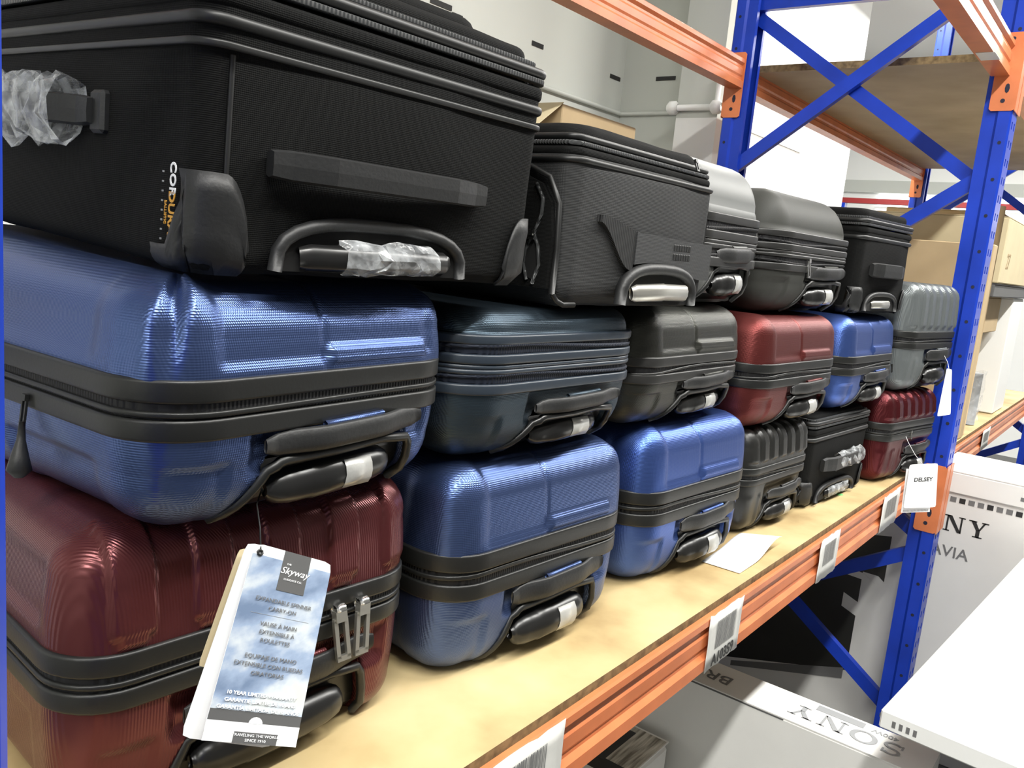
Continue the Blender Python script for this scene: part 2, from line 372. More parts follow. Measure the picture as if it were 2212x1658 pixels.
# ================================================================== the rack
XL, XR, PW, PY0, PY1 = .1602, 2.70, .090, -.066, .004        # post faces that bound the bay
RY0, RY1 = .715, .785
def post(name, parent, x0, yf, yb, z1=3.05):
    """perforated C section; yf is the slotted face, yb the open back"""
    d = 1 if yb > yf else -1; D = abs(yb-yf); s = .007
    pr = [(.022, D), (s, D), (s, D*.55), (0, D*.45), (0, .004), (.004, 0), (.020, 0), (.034, 0), (.056, 0), (.070, 0), (PW-.004, 0), (PW, .004), (PW, D*.45), (PW-s, D*.55), (PW-s, D), (PW-.022, D)]
    slot = {6, 8}; bolt = {2, 12}
    v = []; f = []; zs = []
    z = 0
    while z < z1: zs += [z, z+.030]; z += .05
    zs.append(z1)
    for z in zs:
        for x, y in pr: v.append((x0+x, yf+d*y, z))
    K = len(pr)
    for r in range(len(zs)-1):
        for k in range(K-1):
            if r % 2 == 1 and k in slot: continue
            q = [r*K+k, r*K+k+1, (r+1)*K+k+1, (r+1)*K+k]; f.append(q if d > 0 else q[::-1])
    o = mesh(name, v, f, 'rackblue', parent, smooth=False)
    md = o.modifiers.new('sheet', 'SOLIDIFY'); md.thickness = .002; md.offset = 1
    # bolt holes on both side faces
    hv = []; hf = []
    for side in (0, 1):
        xx = x0+(s-.0006 if side == 0 else PW-s+.0006) if False else x0+(-.0026 if side == 0 else PW+.0026)
        for i in range(int(z1/.10)):
            zz = .04+i*.10; k = len(hv); yy = yf+d*D*.24
            for j in range(8): q = 2*math.pi*j/8; hv.append((xx, yy+.005*math.cos(q), zz+.005*math.sin(q)))
            hf.append([k+j for j in range(8)])
    h = mesh('bolt_holes', hv, hf, 'hole', o, smooth=False); h['kind'] = 'stuff'
    return o
def brace(parent, x, y0, z0, y1, z1):
    """open channel brace between the posts"""
    a = Vector((x, y0, z0)); b = Vector((x, y1, z1)); t = (b-a).normalized(); n = Vector((1, 0, 0)); u = n.cross(t)
    pr = [(-.012, .020), (.012, .020), (.012, .017), (-.009, .017), (-.009, -.017), (.012, -.017), (.012, -.020), (-.012, -.020)]
    v = [c+n*p+u*q for c in (a, b) for p, q in pr]; K = len(pr)
    f = [[k, (k+1) % K, K+(k+1) % K, K+k] for k in range(K)]+[list(range(K))[::-1], list(range(K, 2*K))]
    return mesh('brace', v, f, 'rackblue', parent, smooth=False)
def frame_(name, label, x0, braces):
    t = thing(name, label, 'rack frame', (0, 0, 0), 0, 'blue upright frames of the pallet rack')
    post('front_post', t, x0, PY0, PY1); post('rear_post', t, x0, RY1, RY0)
    for y in (PY0, RY0): box('foot_plate', (x0-.02, x0+PW+.02, y-.01, y+.08, 0, .006), 'rackblue', t)
    for b_ in braces: brace(t, x0+b_[4], *b_[:4])
    return t
BR = [(-.004, 2.42, RY0+.02, 1.86, .030), (-.01, 1.83, RY0+.01, 2.345, .062), (-.004, 1.84, RY0+.01, 1.30, .03), (-.004, .78, RY0+.01, 1.24, .06), (-.004, .72, RY0+.01, .28, .03), (-.004, .20, RY0+.01, .72, .062), (.0, 2.385, RY0+.02, 2.385, .046)]
frame_('upright_frame', 'blue upright frame at the left edge beside the maroon suitcase', XL-PW, BR)
frame_('upright_frame', 'blue cross braced upright frame right of the suitcase stacks', XR, BR)
XR2 = XR+PW+2.535
frame_('upright_frame', 'distant blue upright frame beyond the brown cartons', XR2, BR)

def beam(name, label, x0, x1, yf, ztop, front=1, mat='orange', labels=()):
    """stepped box beam with end connectors; front=1 faces the aisle"""
    t = thing(name, label, 'rack beam', (0, 0, 0), 0, 'orange beams of the pallet rack')
    s = 1; h = .092
    if front < 0: yf -= .046
    pr = [(0, 0), (.0, .020), (.007, .027), (.007, .034), (.004, .040), (.004, .058), (.007, .064), (.007, .070), (0, .078), (0, h-.003), (.003, h), (.010, h), (.012, h-.003), (.012, h-.012), (.046, h-.012), (.046, 0)]
    K = len(pr); v = []
    for x in (x0+.004, x1-.004):
        for y, z in pr: v.append((x, yf+s*y, ztop-h+z))
    f = [[k, (k+1) % K, K+(k+1) % K, K+k] for k in range(K)]+[list(range(K))[::-1], list(range(K, 2*K))]
    mesh('beam_section', v, f, mat, t, smooth=False)
    for xe, dx in ((x0, 1), (x1, -1)):
        yo = yf-s*.058 if front > 0 else yf+.036; ya, yb = (PY0-.004, PY1-.012) if front > 0 else (RY0+.012, RY1+.004)
        side = lambda a, b, w_: (xe+dx*w_, a, b)
        zz0, zz1 = ztop-.185, ztop+.022
        c = plate('connector', [(ya, zz0+.004), (ya+.006, zz0), (yb-.006, zz0), (yb, zz0+.006), (yb, zz1-.006), (yb-.006, zz1), (ya+.006, zz1), (ya, zz1-.006)], side, .004, mat, t)
        yp = PY0-.004 if front > 0 else RY1+.004
        box('hook_plate', (min(xe-dx*.040, xe+dx*.004), max(xe-dx*.040, xe+dx*.004), yp-.0025 if front > 0 else yp, yp if front > 0 else yp+.0025, zz0, zz1), mat, c)
        for zz, tall in ((ztop-.125, .013), (ztop-.158, .006), (ztop+.006, .005)):
            ym = (ya+yb)/2+(.0 if tall < .01 else -.006*s)
            plate('slot', [(ym+.006*math.cos(q*math.pi/4), zz+tall*math.sin(q*math.pi/4)) for q in range(8)], lambda a, b, w_: (xe+dx*(.0042+w_), a, b), .0006, 'hole', c)
    return t
def beam_label(t, xa, xb, yf, zc, hh, txt=None, tilt=0.0, bars=True):
    """taped barcode label on the beam face"""
    n = 10; v = []; f = []
    for i in range(n+1):
        x = xa+(xb-xa)*i/n
        for z in (zc+hh/2+random.uniform(-.002, .002), zc+hh/4, zc, zc-hh/4, zc-hh/2+random.uniform(-.002, .002)):
            v.append((x+random.uniform(-.0015, .0015), yf-.0012-.0012*random.random(), z))
    for i in range(n):
        for j in range(4): f.append([i*5+j, i*5+j+1, i*5+6+j, i*5+5+j])
    o = mesh('barcode_label', v, f, 'labelpaper', t); md = o.modifiers.new('thick', 'SOLIDIFY'); md.thickness = .0006; md.offset = 1
    wv = []; wf = []; x = xa+(xb-xa)*.22; e = xa+(xb-xa)*.80
    while x < e and bars:
        w_ = random.choice((.0012, .002, .003)); k = len(wv); y = yf-.0036
        wv += [(x, y, zc+hh*.34), (x+w_, y, zc+hh*.34), (x+w_, y, zc-hh*.16), (x, y, zc-hh*.16)]; wf.append([k, k+3, k+2, k+1]); x += w_+random.choice((.001, .0016))
    if wf: mesh('barcode', wv, wf, 'greyink', o, smooth=False)
    if txt: text('lettering', txt, .027, 'ink', o, FRONT((xa+xb)/2, yf-.0036, zc-hh*.36), .0002, .0004)
    return o
BZ = .990                                                           # top lip of the shelf beam
b1 = beam('rack_beam', 'orange front beam under the suitcase shelf with barcode labels', XL, XR, -.012, BZ)
for xa, xb, txt in ((.60, .790, None), (1.195, 1.325, 'A10359'), (1.735, 1.865, None), (2.23, 2.40, None), (2.585, 2.655, None)):
    beam_label(b1, xa, xb, -.012, BZ-.046, .096 if xa < 2.5 else .07, txt)
beam('rack_beam', 'rear beam hidden under the back edge of the suitcase shelf', XL, XR, .735+.046, BZ, -1)
b2 = beam('rack_beam', 'orange upper front beam in the top right corner', XL, XR, -.045, 2.21)
o = box('tape_patch', (2.42, 2.50, -.049, -.005, 2.1164, 2.1178), 'labelpaper', b2)
beam('rack_beam', 'orange upper rear beam crossing in front of the back wall', XL, XR, .775, 2.205, -1)
b3 = beam('rack_beam', 'orange beam under the board of the next bay with small labels', XR+PW, XR2, -.012, BZ)
beam_label(b3, 2.83, 2.87, -.012, BZ-.046, .08); beam_label(b3, 3.72, 3.90, -.012, BZ-.046, .08)
beam('rack_beam', 'reddish rear beam under the high board of the next bay', XR+PW, XR2, .775, 2.205, -1)
beam('rack_beam', 'orange front beam under the high board of the next bay', XR+PW, XR2, -.045, 2.21)
beam('rack_beam', 'rear beam of the next bay behind the cartons', XR+PW, XR2, .781, BZ, -1)
def board(name, label, x0, x1, y0, y1, ztop, th=.020, under=False):
    t = thing(name, label, 'shelf board', (0, 0, 0))
    n = 1 if under else 1
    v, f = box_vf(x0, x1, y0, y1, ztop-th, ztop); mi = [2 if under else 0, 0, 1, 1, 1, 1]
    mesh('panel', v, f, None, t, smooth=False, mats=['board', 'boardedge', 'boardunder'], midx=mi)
    return t
tb = board('shelf_board', 'worn yellowish particle board carrying all the suitcases', XL+.01, XR-.005, .001, .735, 1.0)
gs = [(2.118+.012*math.cos(i*math.pi/5), .066+.008*math.sin(i*math.pi/5)) for i in range(10)]
plate('sticker', gs, lambda a, b, w_: (a, b, 1.0003+w_), .0004, 'green', tb)
board('shelf_board', 'pale board of the next bay behind the right upright', XR+PW+.01, XR2-.01, .001, .735, 1.0)
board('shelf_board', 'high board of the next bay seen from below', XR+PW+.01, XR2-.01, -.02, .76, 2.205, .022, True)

# ================================================================== suitcases
def ribs(pitch, depth, x_off, lip, zlo, zhi, duty=.5):
    """moulded ribs that run along the lid and down the front"""
    def g(x):
        t = ((x-x_off)/pitch) % 1.0
        return sm(0, .07, t)*(1-sm(duty, duty+.07, t))
    return g
def hard_case(name, label, pos, yaw, W, L, H, col, style='panel', bandz=(.41, .60), R=.060, eT=.045, eB=.055, trim='trim', zipm='zip', res=1.0, dome=0.0, hx=(.30, .86), tilt=None, wavy=.004, group=None, double=False, badge=True, sag=0.0):
    t = thing(name, label, 'suitcase', pos, yaw, group)
    if tilt: t.rotation_euler[0] = math.radians(tilt[0]); t.rotation_euler[1] = math.radians(tilt[1])
    z0, z1 = bandz[0]*H, bandz[1]*H; B = z1-z0
    nf = int(90*res); ns = int(50*res)
    # ---- upper shell relief
    if style == 'panel':
        def du(x, y, z, n):
            d = 0.0
            if n.y < -.2:
                d -= .0040*bm_(x, .17*W, .88*W, .008)*bm_(z, z1+.012, H+.02, .006)*(-n.y)
                d -= .0028*bm_(x, .475*W, .485*W, .005)*(-n.y)
                d += .0060*bm_(x, .49*W, .85*W, .006)*bm_(z, z1+.010, z1+.024, .004)
            if n.x < -.2: d -= .0045*bm_(y, .085, L-.1, .008)*bm_(z, z1+.014, H+.02, .008)*(-n.x)
            if n.z > .3:
                d -= .004*bm_(x, .17*W, .88*W, .010)*n.z
                d -= .0025*bm_(x, .475*W, .485*W, .005)*n.z
            # pressed pillar at the front corners
            d += .0035*sm(.3, .6, abs(n.x))*sm(.3, .6, abs(n.y))
            if sag:                                                 # lid pushed down at the front by the case above, corner crumpled
                d += sag*min(.6, max(0, y-.01))/.40*max(0, n.z)
                if n.x < -.02 and n.y < -.02:
                    q = math.atan2(-n.y, -n.x); k = sm(H-.105, H-.030, z)
                    d -= .0085*math.exp(-((q-.92)/.13)**2)*k; d += .0030*math.exp(-((q-1.22)/.12)**2)*k
            return d
    elif style == 'ribs':
        pitch = .072; g = ribs(pitch, .006, .034, 0, z1, H)
        def du(x, y, z, n):
            a = abs(n.y)+abs(n.z)
            d = .0062*g(x)*min(1, a)*sm(z1+.012, z1+.022, z)
            if n.y < -.3: d += .004*bm_((x-.034) % pitch, .008, pitch*.5-.004, .003)*bm_(z, z1+.008, z1+.016, .003)
            if n.x < -.5: d -= .004*bm_(y, .06, L-.06, .006)*bm_(z, z1+.02, H-.03, .006)
            return d
    elif style == 'fineribs':
        pitch = W/7.2; g = ribs(pitch, .006, .3*pitch, 0, z1, H, .55)
        def du(x, y, z, n):
            a = min(1, abs(n.y)+abs(n.z))
            return .0055*g(x)*a*sm(z1+.010, z1+.020, z)-(.003*bm_(y, .05, L-.05, .006)*bm_((z-z1) % .06, .0, .03, .006) if n.x < -.5 else 0)
    elif style == 'dome':
        def du(x, y, z, n):
            r = math.hypot((x-W*.52)/(W*.46), (z-z1-.02)/max(.01, (H-z1)*.8))
            d = 0.0
            if n.y < -.05: d -= .0035*(1-sm(.84, 1.06, r))*(-n.y)
            return d
    else:
        du = None
    # ---- lower shell relief: handle bay + pressed pockets
    rx0, rx1, rz = hx[0]*W, hx[1]*W, .27*H
    hz = .335*H
    def rmask(x, z):
        s = max(0, min(1, z/rz)); xa = rx0-.030+.040*s; xb = rx1+.012-.010*s
        return bm_(x, xa, xb, .004)*(1-sm(rz-.004, rz+.004, z-(.004*(x-rx0)/(rx1-rx0))))
    def dl(x, y, z, n):
        d = 0.0
        if n.y < -.05:
            d -= .024*rmask(x, z)*min(1, -n.y*2)
            d -= .008*bm_(x, rx0-.012, rx1+.030, .008)*bm_(z, hz-.018, hz+.026, .007)*(-n.y)
            if style != 'fineribs': d -= .0045*bm_(x, .075*W, .20*W, .006)*(1-sm(.27*H, .31*H, z))*(-n.y)
            else: d += .004*bm_((x % .05), .012, .036, .006)*(1-sm(.7*z0, .8*z0, z))*(1 if x < rx0-.03 else 0)*max(0, -n.y-.4)
        if n.x < -.3: d -= .004*(bm_(y, .085, .23, .006))*(1-sm(z0-.035, z0-.025, z))*(-n.x)
        return d
    shell('upper_shell', W, L, z1-.002, H, R, eT, col, t, du, nf, ns, 18, 9, 22, dome, nc=8 if res < 1.3 else 24)
    shell('lower_shell', W, L, z0+.002, 0, R, eB, col, t, dl, nf, ns, 20, 10, 8, nc=8 if res < 1.3 else 24)
    # ---- trims and zipper
    ph = random.uniform(0, 6)
    wv = (lambda x, y: wavy*math.sin(x*9+ph)*math.sin(y*5+1.3)+wavy*.5*math.sin(x*17+ph)) if wavy else None
    if not double:
        band('lower_trim', W, L, R, rprof(-.012, .0035, z0-.004, z0+.34*B, .003), trim, t, wav=None)
        band('zipper', W, L, R, rprof(-.012, .0005, z0+.32*B, z0+.68*B, .002), zipm, t, wav=None)
        band('zipper_tape', W, L, R, rprof(-.010, .0032, z0+.40*B, z0+.52*B, .002), 'trim' if zipm == 'zip' else trim, t, wav=wv)
        band('upper_trim', W, L, R, rprof(-.012, .0040, z0+.64*B, z1+.004, .003), trim, t, wav=None)
    else:
        for k, (a, b, o_, m_) in enumerate(((-.04, .16, .0045, trim), (.14, .34, .0008, zipm), (.20, .27, .0036, zipm), (.32, .42, .0042, trim), (.41, .50, .0036, trim), (.50, .68, .0046, trim), (.66, .86, .0008, zipm), (.72, .80, .0036, zipm), (.84, 1.02, .0040, trim))):
            band(('lower_trim', 'zipper', 'zipper_tape', 'expander_fold', 'expander_fold', 'middle_trim', 'zipper', 'zipper_tape', 'upper_trim')[k], W, L, R, rprof(-.012, o_, z0+a*B, z0+b*B, .003), m_, t, wav=wv if k in (2, 7) else None)
    # ---- telescopic handle bay
    ins = lambda z: (eB-math.sqrt(max(0, eB*eB-(eB-z)**2)) if z < eB else 0)+.003
    zs = [rz*(.10+.88*k/5) for k in range(6)]; v = []; f = []
    for z in zs:
        s = z/rz
        for x in (rx0-.028+.040*s, rx1+.010-.010*s): v.append((x, ins(z)+.0135, z)); v.append((x, ins(z)+.028, z))
    for k in range(5):
        a = 4*k; b = a+4
        f += [[a, a+2, b+2, b], [a+1, b+1, b+3, a+3], [a, b, b+1, a+1], [a+2, a+3, b+3, b+2]]
    f += [[0, 1, 3, 2], [20, 22, 23, 21]]
    rec = mesh('handle_bay', v, f, 'grip', t, smooth=False)
    rim = []
    for k in range(7): z = rz*(.06+.80*k/6); s = z/rz; rim.append((rx0-.030+.040*s, ins(z)+.001, z))
    for k in range(3): q = math.pi/2*(k+1)/3; rim.append((rx0+.010+.012*(1-math.cos(q)), +.001, rz*.86+.14*rz*math.sin(q)))
    rim += [(rx0+.08, +.001, rz), (rx1-.04, +.001, rz+.003), (rx1-.004, +.001, rz)]
    for k in range(4): z = rz*(.86-.26*k); rim.append((rx1+.002+.010*(1-z/rz), ins(z)+.001, z))
    tube('bay_rim', rim, .0050, 'trim' if trim != 'tealtrim' else 'grip', rec, 6, up=(0, 1, 0))
    gz = .135*H; ga, gb = rx0+.010, rx1-.022; r_ = .066*H+.003; gy = ins(gz)+.004
    gp = [(ga+(gb-ga)*q, gy-.004*math.sin(q*math.pi), gz+.006*q) for q in (0, .02, .06, .14, .30, .302, .5, .7, .86, .94, .98, 1)]
    g_ = tube('telescopic_grip', gp, r_, 'grip', t, 12, ry=r_*.85, rs=[.35, .62, .84, .98, 1, 1.06, 1.06, 1.06, 1.0, .88, .66, .35])
    lx = ga+(gb-ga)*.54
    lab = []; lf = []
    for k in range(5):
        q = math.radians(-48+24*k)
        for x in (lx, lx+.036*W/.38): lab.append((x, gy-.004-(r_*.85*1.06+.0008)*math.cos(q), gz+.004+(r_*1.06+.0008)*math.sin(q)))
    for k in range(4): lf.append([2*k, 2*k+1, 2*k+3, 2*k+2])
    if badge:
        lo = mesh('silver_label', lab, lf, 'label', g_); lo.modifiers.new('thick', 'SOLIDIFY').thickness = .0006
    # ---- carry handle
    a, b = rx0-.002, rx1+.014; hp = []; rs = []
    for k in range(17):
        q = k/16; x = a+(b-a)*q; lift = sm(.10, .34, q)*(1-sm(.66, .90, q))
        hp.append((x, -.001-.009*lift, hz+.002+.006*q)); rs.append(.55 if k in (0, 16) else .9 if k in (1, 15) else 1.0)
    hd = tube('carry_handle', hp, .0145*H/.23*.86, 'rubber', t, 10, ry=.0042, rs=rs)
    ip = [(x, y+.0035, z+.012*H/.23) for x, y, z in hp[5:12]]
    tube('handle_highlight', ip, .0035, col, hd, 6)  # highlight on the inner handle, put in as a shell-coloured strip
    return t

def strap_text(): pass
hc = {}
hc['maroon'] = hard_case('hardshell_suitcase', 'large ribbed maroon suitcase on the board at far left, with hanging tag', (.287, .150, 1.001), -3.5, .378, .58, .270, 'maroon', 'ribs', (.455, .62), .055, .040, .040, res=1.6, hx=(.27, .80), wavy=.0, badge=False)
hc['S2'] = hard_case('hardshell_suitcase', 'big blue suitcase lying on the maroon one, under the black soft case', (.318, .088, 1.2775), 3, .363, .56, .212, 'blue', 'panel', (.42, .62), .062, .045, .055, res=1.5, hx=(.30, .80), wavy=.001, sag=.017)
hc['c2b'] = hard_case('hardshell_suitcase', 'blue suitcase standing on the board right of the maroon suitcase', (.700, .112, 1.001), -4, .378, .55, .273, 'blue', 'panel', (.41, .60), .062, .048, .050, res=1.2, hx=(.32, .79))
hc['teal'] = hard_case('hardshell_suitcase', 'slate teal suitcase with two zippers in the middle of the second stack', (.694, .110, 1.277), -2, .385, .55, .186, 'teal', 'none', (.48, .84), .070, .028, .060, 'tealtrim', 'tealzip', res=1.1, hx=(.36, .81), double=True)
hc['c3b'] = hard_case('hardshell_suitcase', 'blue suitcase beside the sheet of paper, third from left on board', (1.152, .105, 1.001), -4.5, .370, .55, .268, 'blue_far', 'panel', (.41, .60), .062, .048, .050, hx=(.34, .81))
hc['grey3'] = hard_case('hardshell_suitcase', 'olive grey suitcase lying on the blue suitcase of the third stack', (1.100, .112, 1.272), -1, .385, .55, .194, 'grey', 'panel', (.40, .58), .062, .045, .055, trim='greytrim', hx=(.38, .84))
hc['hard3'] = hard_case('hardshell_suitcase', 'pale grey domed suitcase on top of the olive grey suitcase', (1.247, .122, 1.4675), 0, .292, .50, .248, 'pale', 'dome', (.28, .62), .055, .080, .050, trim='greytrim', hx=(.30, .80), double=True)
hc['c4b'] = hard_case('hardshell_suitcase', 'small ribbed black suitcase on the board under the brick red one', (1.568, .100, 1.001), -4, .305, .50, .214, 'blackshell', 'fineribs', (.50, .64), .045, .030, .035, hx=(.34, .84))
hc['red4'] = hard_case('hardshell_suitcase', 'brick red suitcase in the middle of the fourth stack', (1.520, .090, 1.2215), -4, .405, .55, .228, 'red', 'panel', (.40, .58), .062, .045, .055, hx=(.40, .85))
hc['hard4'] = hard_case('hardshell_suitcase', 'ash grey domed suitcase on top of the brick red suitcase', (1.570, .110, 1.4515), -3, .425, .50, .245, 'ash', 'dome', (.36, .66), .070, .085, .060, trim='greytrim', hx=(.42, .86), double=True)
hc['blue5'] = hard_case('hardshell_suitcase', 'smallest looking blue suitcase between black soft cases in the fifth stack', (1.968, .060, 1.2225), -4, .352, .50, .226, 'blue_far', 'panel', (.40, .57), .055, .042, .050, hx=(.38, .85))
hc['red6'] = hard_case('hardshell_suitcase', 'ribbed dark red suitcase on the board next to the right upright', (2.300, .028, 1.001), -10, .345, .38, .238, 'darkred', 'fineribs', (.50, .68), .045, .035, .040, hx=(.42, .86), wavy=.002)
hc['silv6'] = hard_case('hardshell_suitcase', 'ribbed steel grey suitcase on the dark red one by the upright', (2.350, .020, 1.2465), -10, .330, .36, .286, 'silver', 'fineribs', (.42, .56), .045, .035, .040, hx=(.40, .86), wavy=.002, badge=False)
# zipper pulls
q = pull(hc['S2'], (-.006, .175, .095), .03, 'trim', (0, -1, 0), (-.12, 0, 0), .004)
tube('pull_drop', [(-.010, .172, .075), (-.012, .170, .060), (-.014, .168, .046), (-.015, .167, .034), (-.015, .167, .028)], .006, 'rubber', q, 10, rs=[.4, .6, 1.2, 1.7, .7], up=(1, 0, 0))
pull(hc['S2'], (.364, .05, .115), .016, 'chrome', (0, 1, 0), (.2, 0, 0), .004)
for dx in (0, .024):
    q = pull(hc['maroon'], (.262+dx*1.25, -.010, .146), .042, 'satin', (1, 0, 0), (.10 if dx == 0 else -.06, -.10, 0), .0085)
    tube('slider', [(.256+dx*1.25, -.008, .152), (.268+dx*1.25, -.008, .152)], .006, 'chrome', q, 8)
pull(hc['hard3'], (.313, .03, .150), .034, 'chrome', (.8, .6, 0), (.10, -.10, 0), .006)
pull(hc['hard4'], (.155, -.006, .110), .030, 'chrome', (1, 0, 0), (.05, -.1, 0), .006)
pull(hc['blue5'], (.33, .0, .10), .016, 'trim', (1, 0, 0), (0, -.1, 0), .004)
pull(hc['red6'], (.16, -.005, .135), .018, 'chrome', (1, 0, 0), (0, -.1, 0), .004)

# ------------------------------------------------------------------ soft suitcases
def soft_body(W, L, H, R, e, mat, t, bulge=.006, sag=0.0, nf=50, ns=50):
    def d(x, y, z, n):
        s = math.sin(math.pi*min(1, max(0, z/H)))
        a = bulge*s*(bm_(x, .15*W, .85*W, .15*W) if abs(n.y) > .5 else bm_(y, .15*L, .85*L, .15*L) if abs(n.x) > .5 else 0)
        return a+.0012*noise.noise(Vector((x*14, y*14, z*16)))
    v = shell('body', W, L, H*.5, H, R, e, mat, t, d, nf, ns, 14, 5, 12, .004, 0.0)
    w_ = shell('lower_body', W, L, H*.5, 0, R, e, mat, t, d, nf, ns, 14, 5, 8, 0, 0.0)
    return v
def soft_lid(W, L, z, t, lidh, inset, fm):
    """expander gusset, zipper lines and the padded lid"""
    band('welt', W, L, .020, rprof(-.006, .0045, z-.036, z-.026, .0045), 'piping', t)
    band('gusset', W, L, .020, rprof(-.010, .0022, z-.022, z-.006, .006), fm, t)
    band('zipper_teeth', W, L, .020, rprof(-.008, .0030, z-.004, z+.0015, .001), 'teeth', t)
    band('gusset', W, L, .020, rprof(-.010, .0042, z+.002, z+.012, .005), 'piping', t)
    band('zipper_teeth', W-.012, L, .020, rprof(-.008, -.001, z+.012, z+.017, .001), 'teeth', t)
    lid = shell('lid', W-2*inset, L-2*inset, z+.008, z+lidh, .030, lidh*.34, fm, t, lambda x, y, q, n: .0015*noise.noise(Vector((x*12, y*12, q*9))), 40, 40, 4, 5, 10, .004, 0)
    for v in lid.data.vertices: v.co.x += inset; v.co.y += inset
    return lid
def grip_bar(t, a, b, hz, mat='rubber', bow=.014, thick=.005, name='grab_handle', wide=1.0):
    hp = []; rs = []; a = Vector(a); b = Vector(b); t_ = (b-a).normalized(); out = t_.cross(Vector((0, 0, 1))).normalized()
    for k in range(15):
        q = k/14; lift = sm(.04, .22, q)*(1-sm(.78, .96, q)); hp.append(a+(b-a)*q+out*(.004+bow*lift)); rs.append(.86 if k in (0, 14) else 1)
    # rectangular section with chamfer
    v = []; f = []; n = 8
    for p, s in zip(hp, rs):
        for x, z in ((-thick, -hz*.8), (-thick*.2, -hz), (thick*.9, -hz*.86), (thick, 0), (thick*.9, hz*.86), (-thick*.2, hz), (-thick, hz*.8), (-thick, 0)): v.append(p+out*x*s+Vector((0, 0, z*s)))
    for i in range(14):
        for j in range(n): f.append([i*n+j, (i+1)*n+j, (i+1)*n+(j+1) % n, i*n+(j+1) % n])
    f += [list(range(n)), [14*n+j for j in range(n)][::-1]]
    return mesh(name, v, f, mat, t, smooth=False)
def arch_bay(t, xa, xb, h, y=-.002, r=.007, z0=.006, skew=0.0):
    """arched mouth of the telescopic handle with moulded rim"""
    pts = []
    for k in range(15): q = math.pi*k/14; pts.append(((xa+xb)/2-(xb-xa)/2*math.copysign(abs(math.cos(q))**.75, math.cos(q)), z0+h*math.sin(q)**.62))
    bay = plate('handle_bay', pts, lambda a, b, w_: (a, y-.0028+w_, b), .004, 'darkpocket', t)
    tube('bay_rim', [(a, y-.005, b) for a, b in pts], r, 'rubber', bay, 8, up=(0, 1, 0), ry=r)
    return bay
# --- big black case, top left
S3 = thing('softside_suitcase', 'large black fabric suitcase on top of the left stack, handles wrapped in plastic', 'suitcase', (.362, .108, 1.4935), -2); S3.rotation_euler[0] = math.radians(2.5)
W3, L3, H3 = .405, .62, .222
soft_body(W3, L3, H3-.006, .022, .016, 'fabric', S3, .004, 0, 70, 60)
lid = soft_lid(W3, L3, H3, S3, .032, .012, 'fabric')
band('panel_seam', W3, L3, .022, rprof(-.004, .0052, H3-.052, H3-.046, .002), 'piping', S3)
pk = shell('lid_pocket', W3-.10, L3-.10, H3+.030, H3+.052, .04, .014, 'fabric', S3, None, 30, 30, 3, 4, 8, .003, 0)
for v in pk.data.vertices: v.co.x += .05; v.co.y += .05
for pts in ([(.022, -.0015, .022+i*.0145) for i in range(11)],):
    tube('seam_piping', pts, .0022, 'piping', S3, 6, up=(0, 1, 0))
grip_bar(S3, (.055, -.006, .092), (.310, -.006, .092), .0125, bow=.012, thick=.0060, name='grab_handle')
bay = arch_bay(S3, .068, .290, .044, r=.0062)
tube('telescopic_grip', [(.092, -.006, .018), (.10, -.010, .019), (.26, -.010, .020), (.268, -.006, .020)], .0115, 'grip', bay, 8, rs=[.8, 1, 1, .8], ry=.008)
wrap_film('plastic_wrap', (.130, -.011, .020), (.245, -.011, .022), .0150, .0095, S3, seed=1)
def corner_guard(t, x, W, hgt, wid, dep, mat='rubber', flip=False):
    """moulded guard wrapping the front vertical corner at the bottom"""
    v = []; f = []; n = 14; cols = []
    R = .022
    path = [(-.0025, dep-dep*k/5) for k in range(5)]+[(R-(R+.0025)*math.cos(math.radians(90*k/4)), R-(R+.0025)*math.sin(math.radians(90*k/4))) for k in range(5)]+[(R+(wid-R)*k/6, -.0030) for k in range(1, 7)]
    K = len(path)
    for i, (px, py) in enumerate(path):
        u = i/(K-1); top = hgt*(.18+.82*sm(.12, .30, u))*(math.sqrt(max(0, 1-max(0, (u-.55)/.46)**2)))+.004
        for j in range(6):
            z = .001+top*j/5; rim = .0018 if j in (4,) else 0
            xx = px if not flip else W-px
            ins_ = .016-math.sqrt(max(0, .016**2-(.016-min(z, .016))**2))
            v.append((xx+(ins_ if px < R else 0)*(1 if not flip else -1), py+(ins_ if py < R else 0)-rim, z))
    for i in range(K-1):
        for j in range(5): q = [i*6+j, (i+1)*6+j, (i+1)*6+j+1, i*6+j+1]; f.append(q if not flip else q[::-1])
    o = mesh('corner_guard', v, f, mat, t); md = o.modifiers.new('thick', 'SOLIDIFY'); md.thickness = .003; md.offset = 1
    return o
corner_guard(S3, 0, W3, .074, .042, .060)
corner_guard(S3, 0, W3, .070, .044, .060, flip=True)
# side handle wrapped in film (left long side)
sh = grip_bar(S3, (-.006, .40, .118), (-.006, .160, .118), .0130, bow=.014, thick=.006, name='side_handle')
for yy in (.155, .40): box('handle_anchor', (-.010, .001, yy-.012, yy+.012, .100, .136), 'rubber', sh, .003)
wrap_film('plastic_wrap', (-.020, .392, .120), (-.020, .185, .118), .030, .016, S3, seed=2, n=20, m=14)
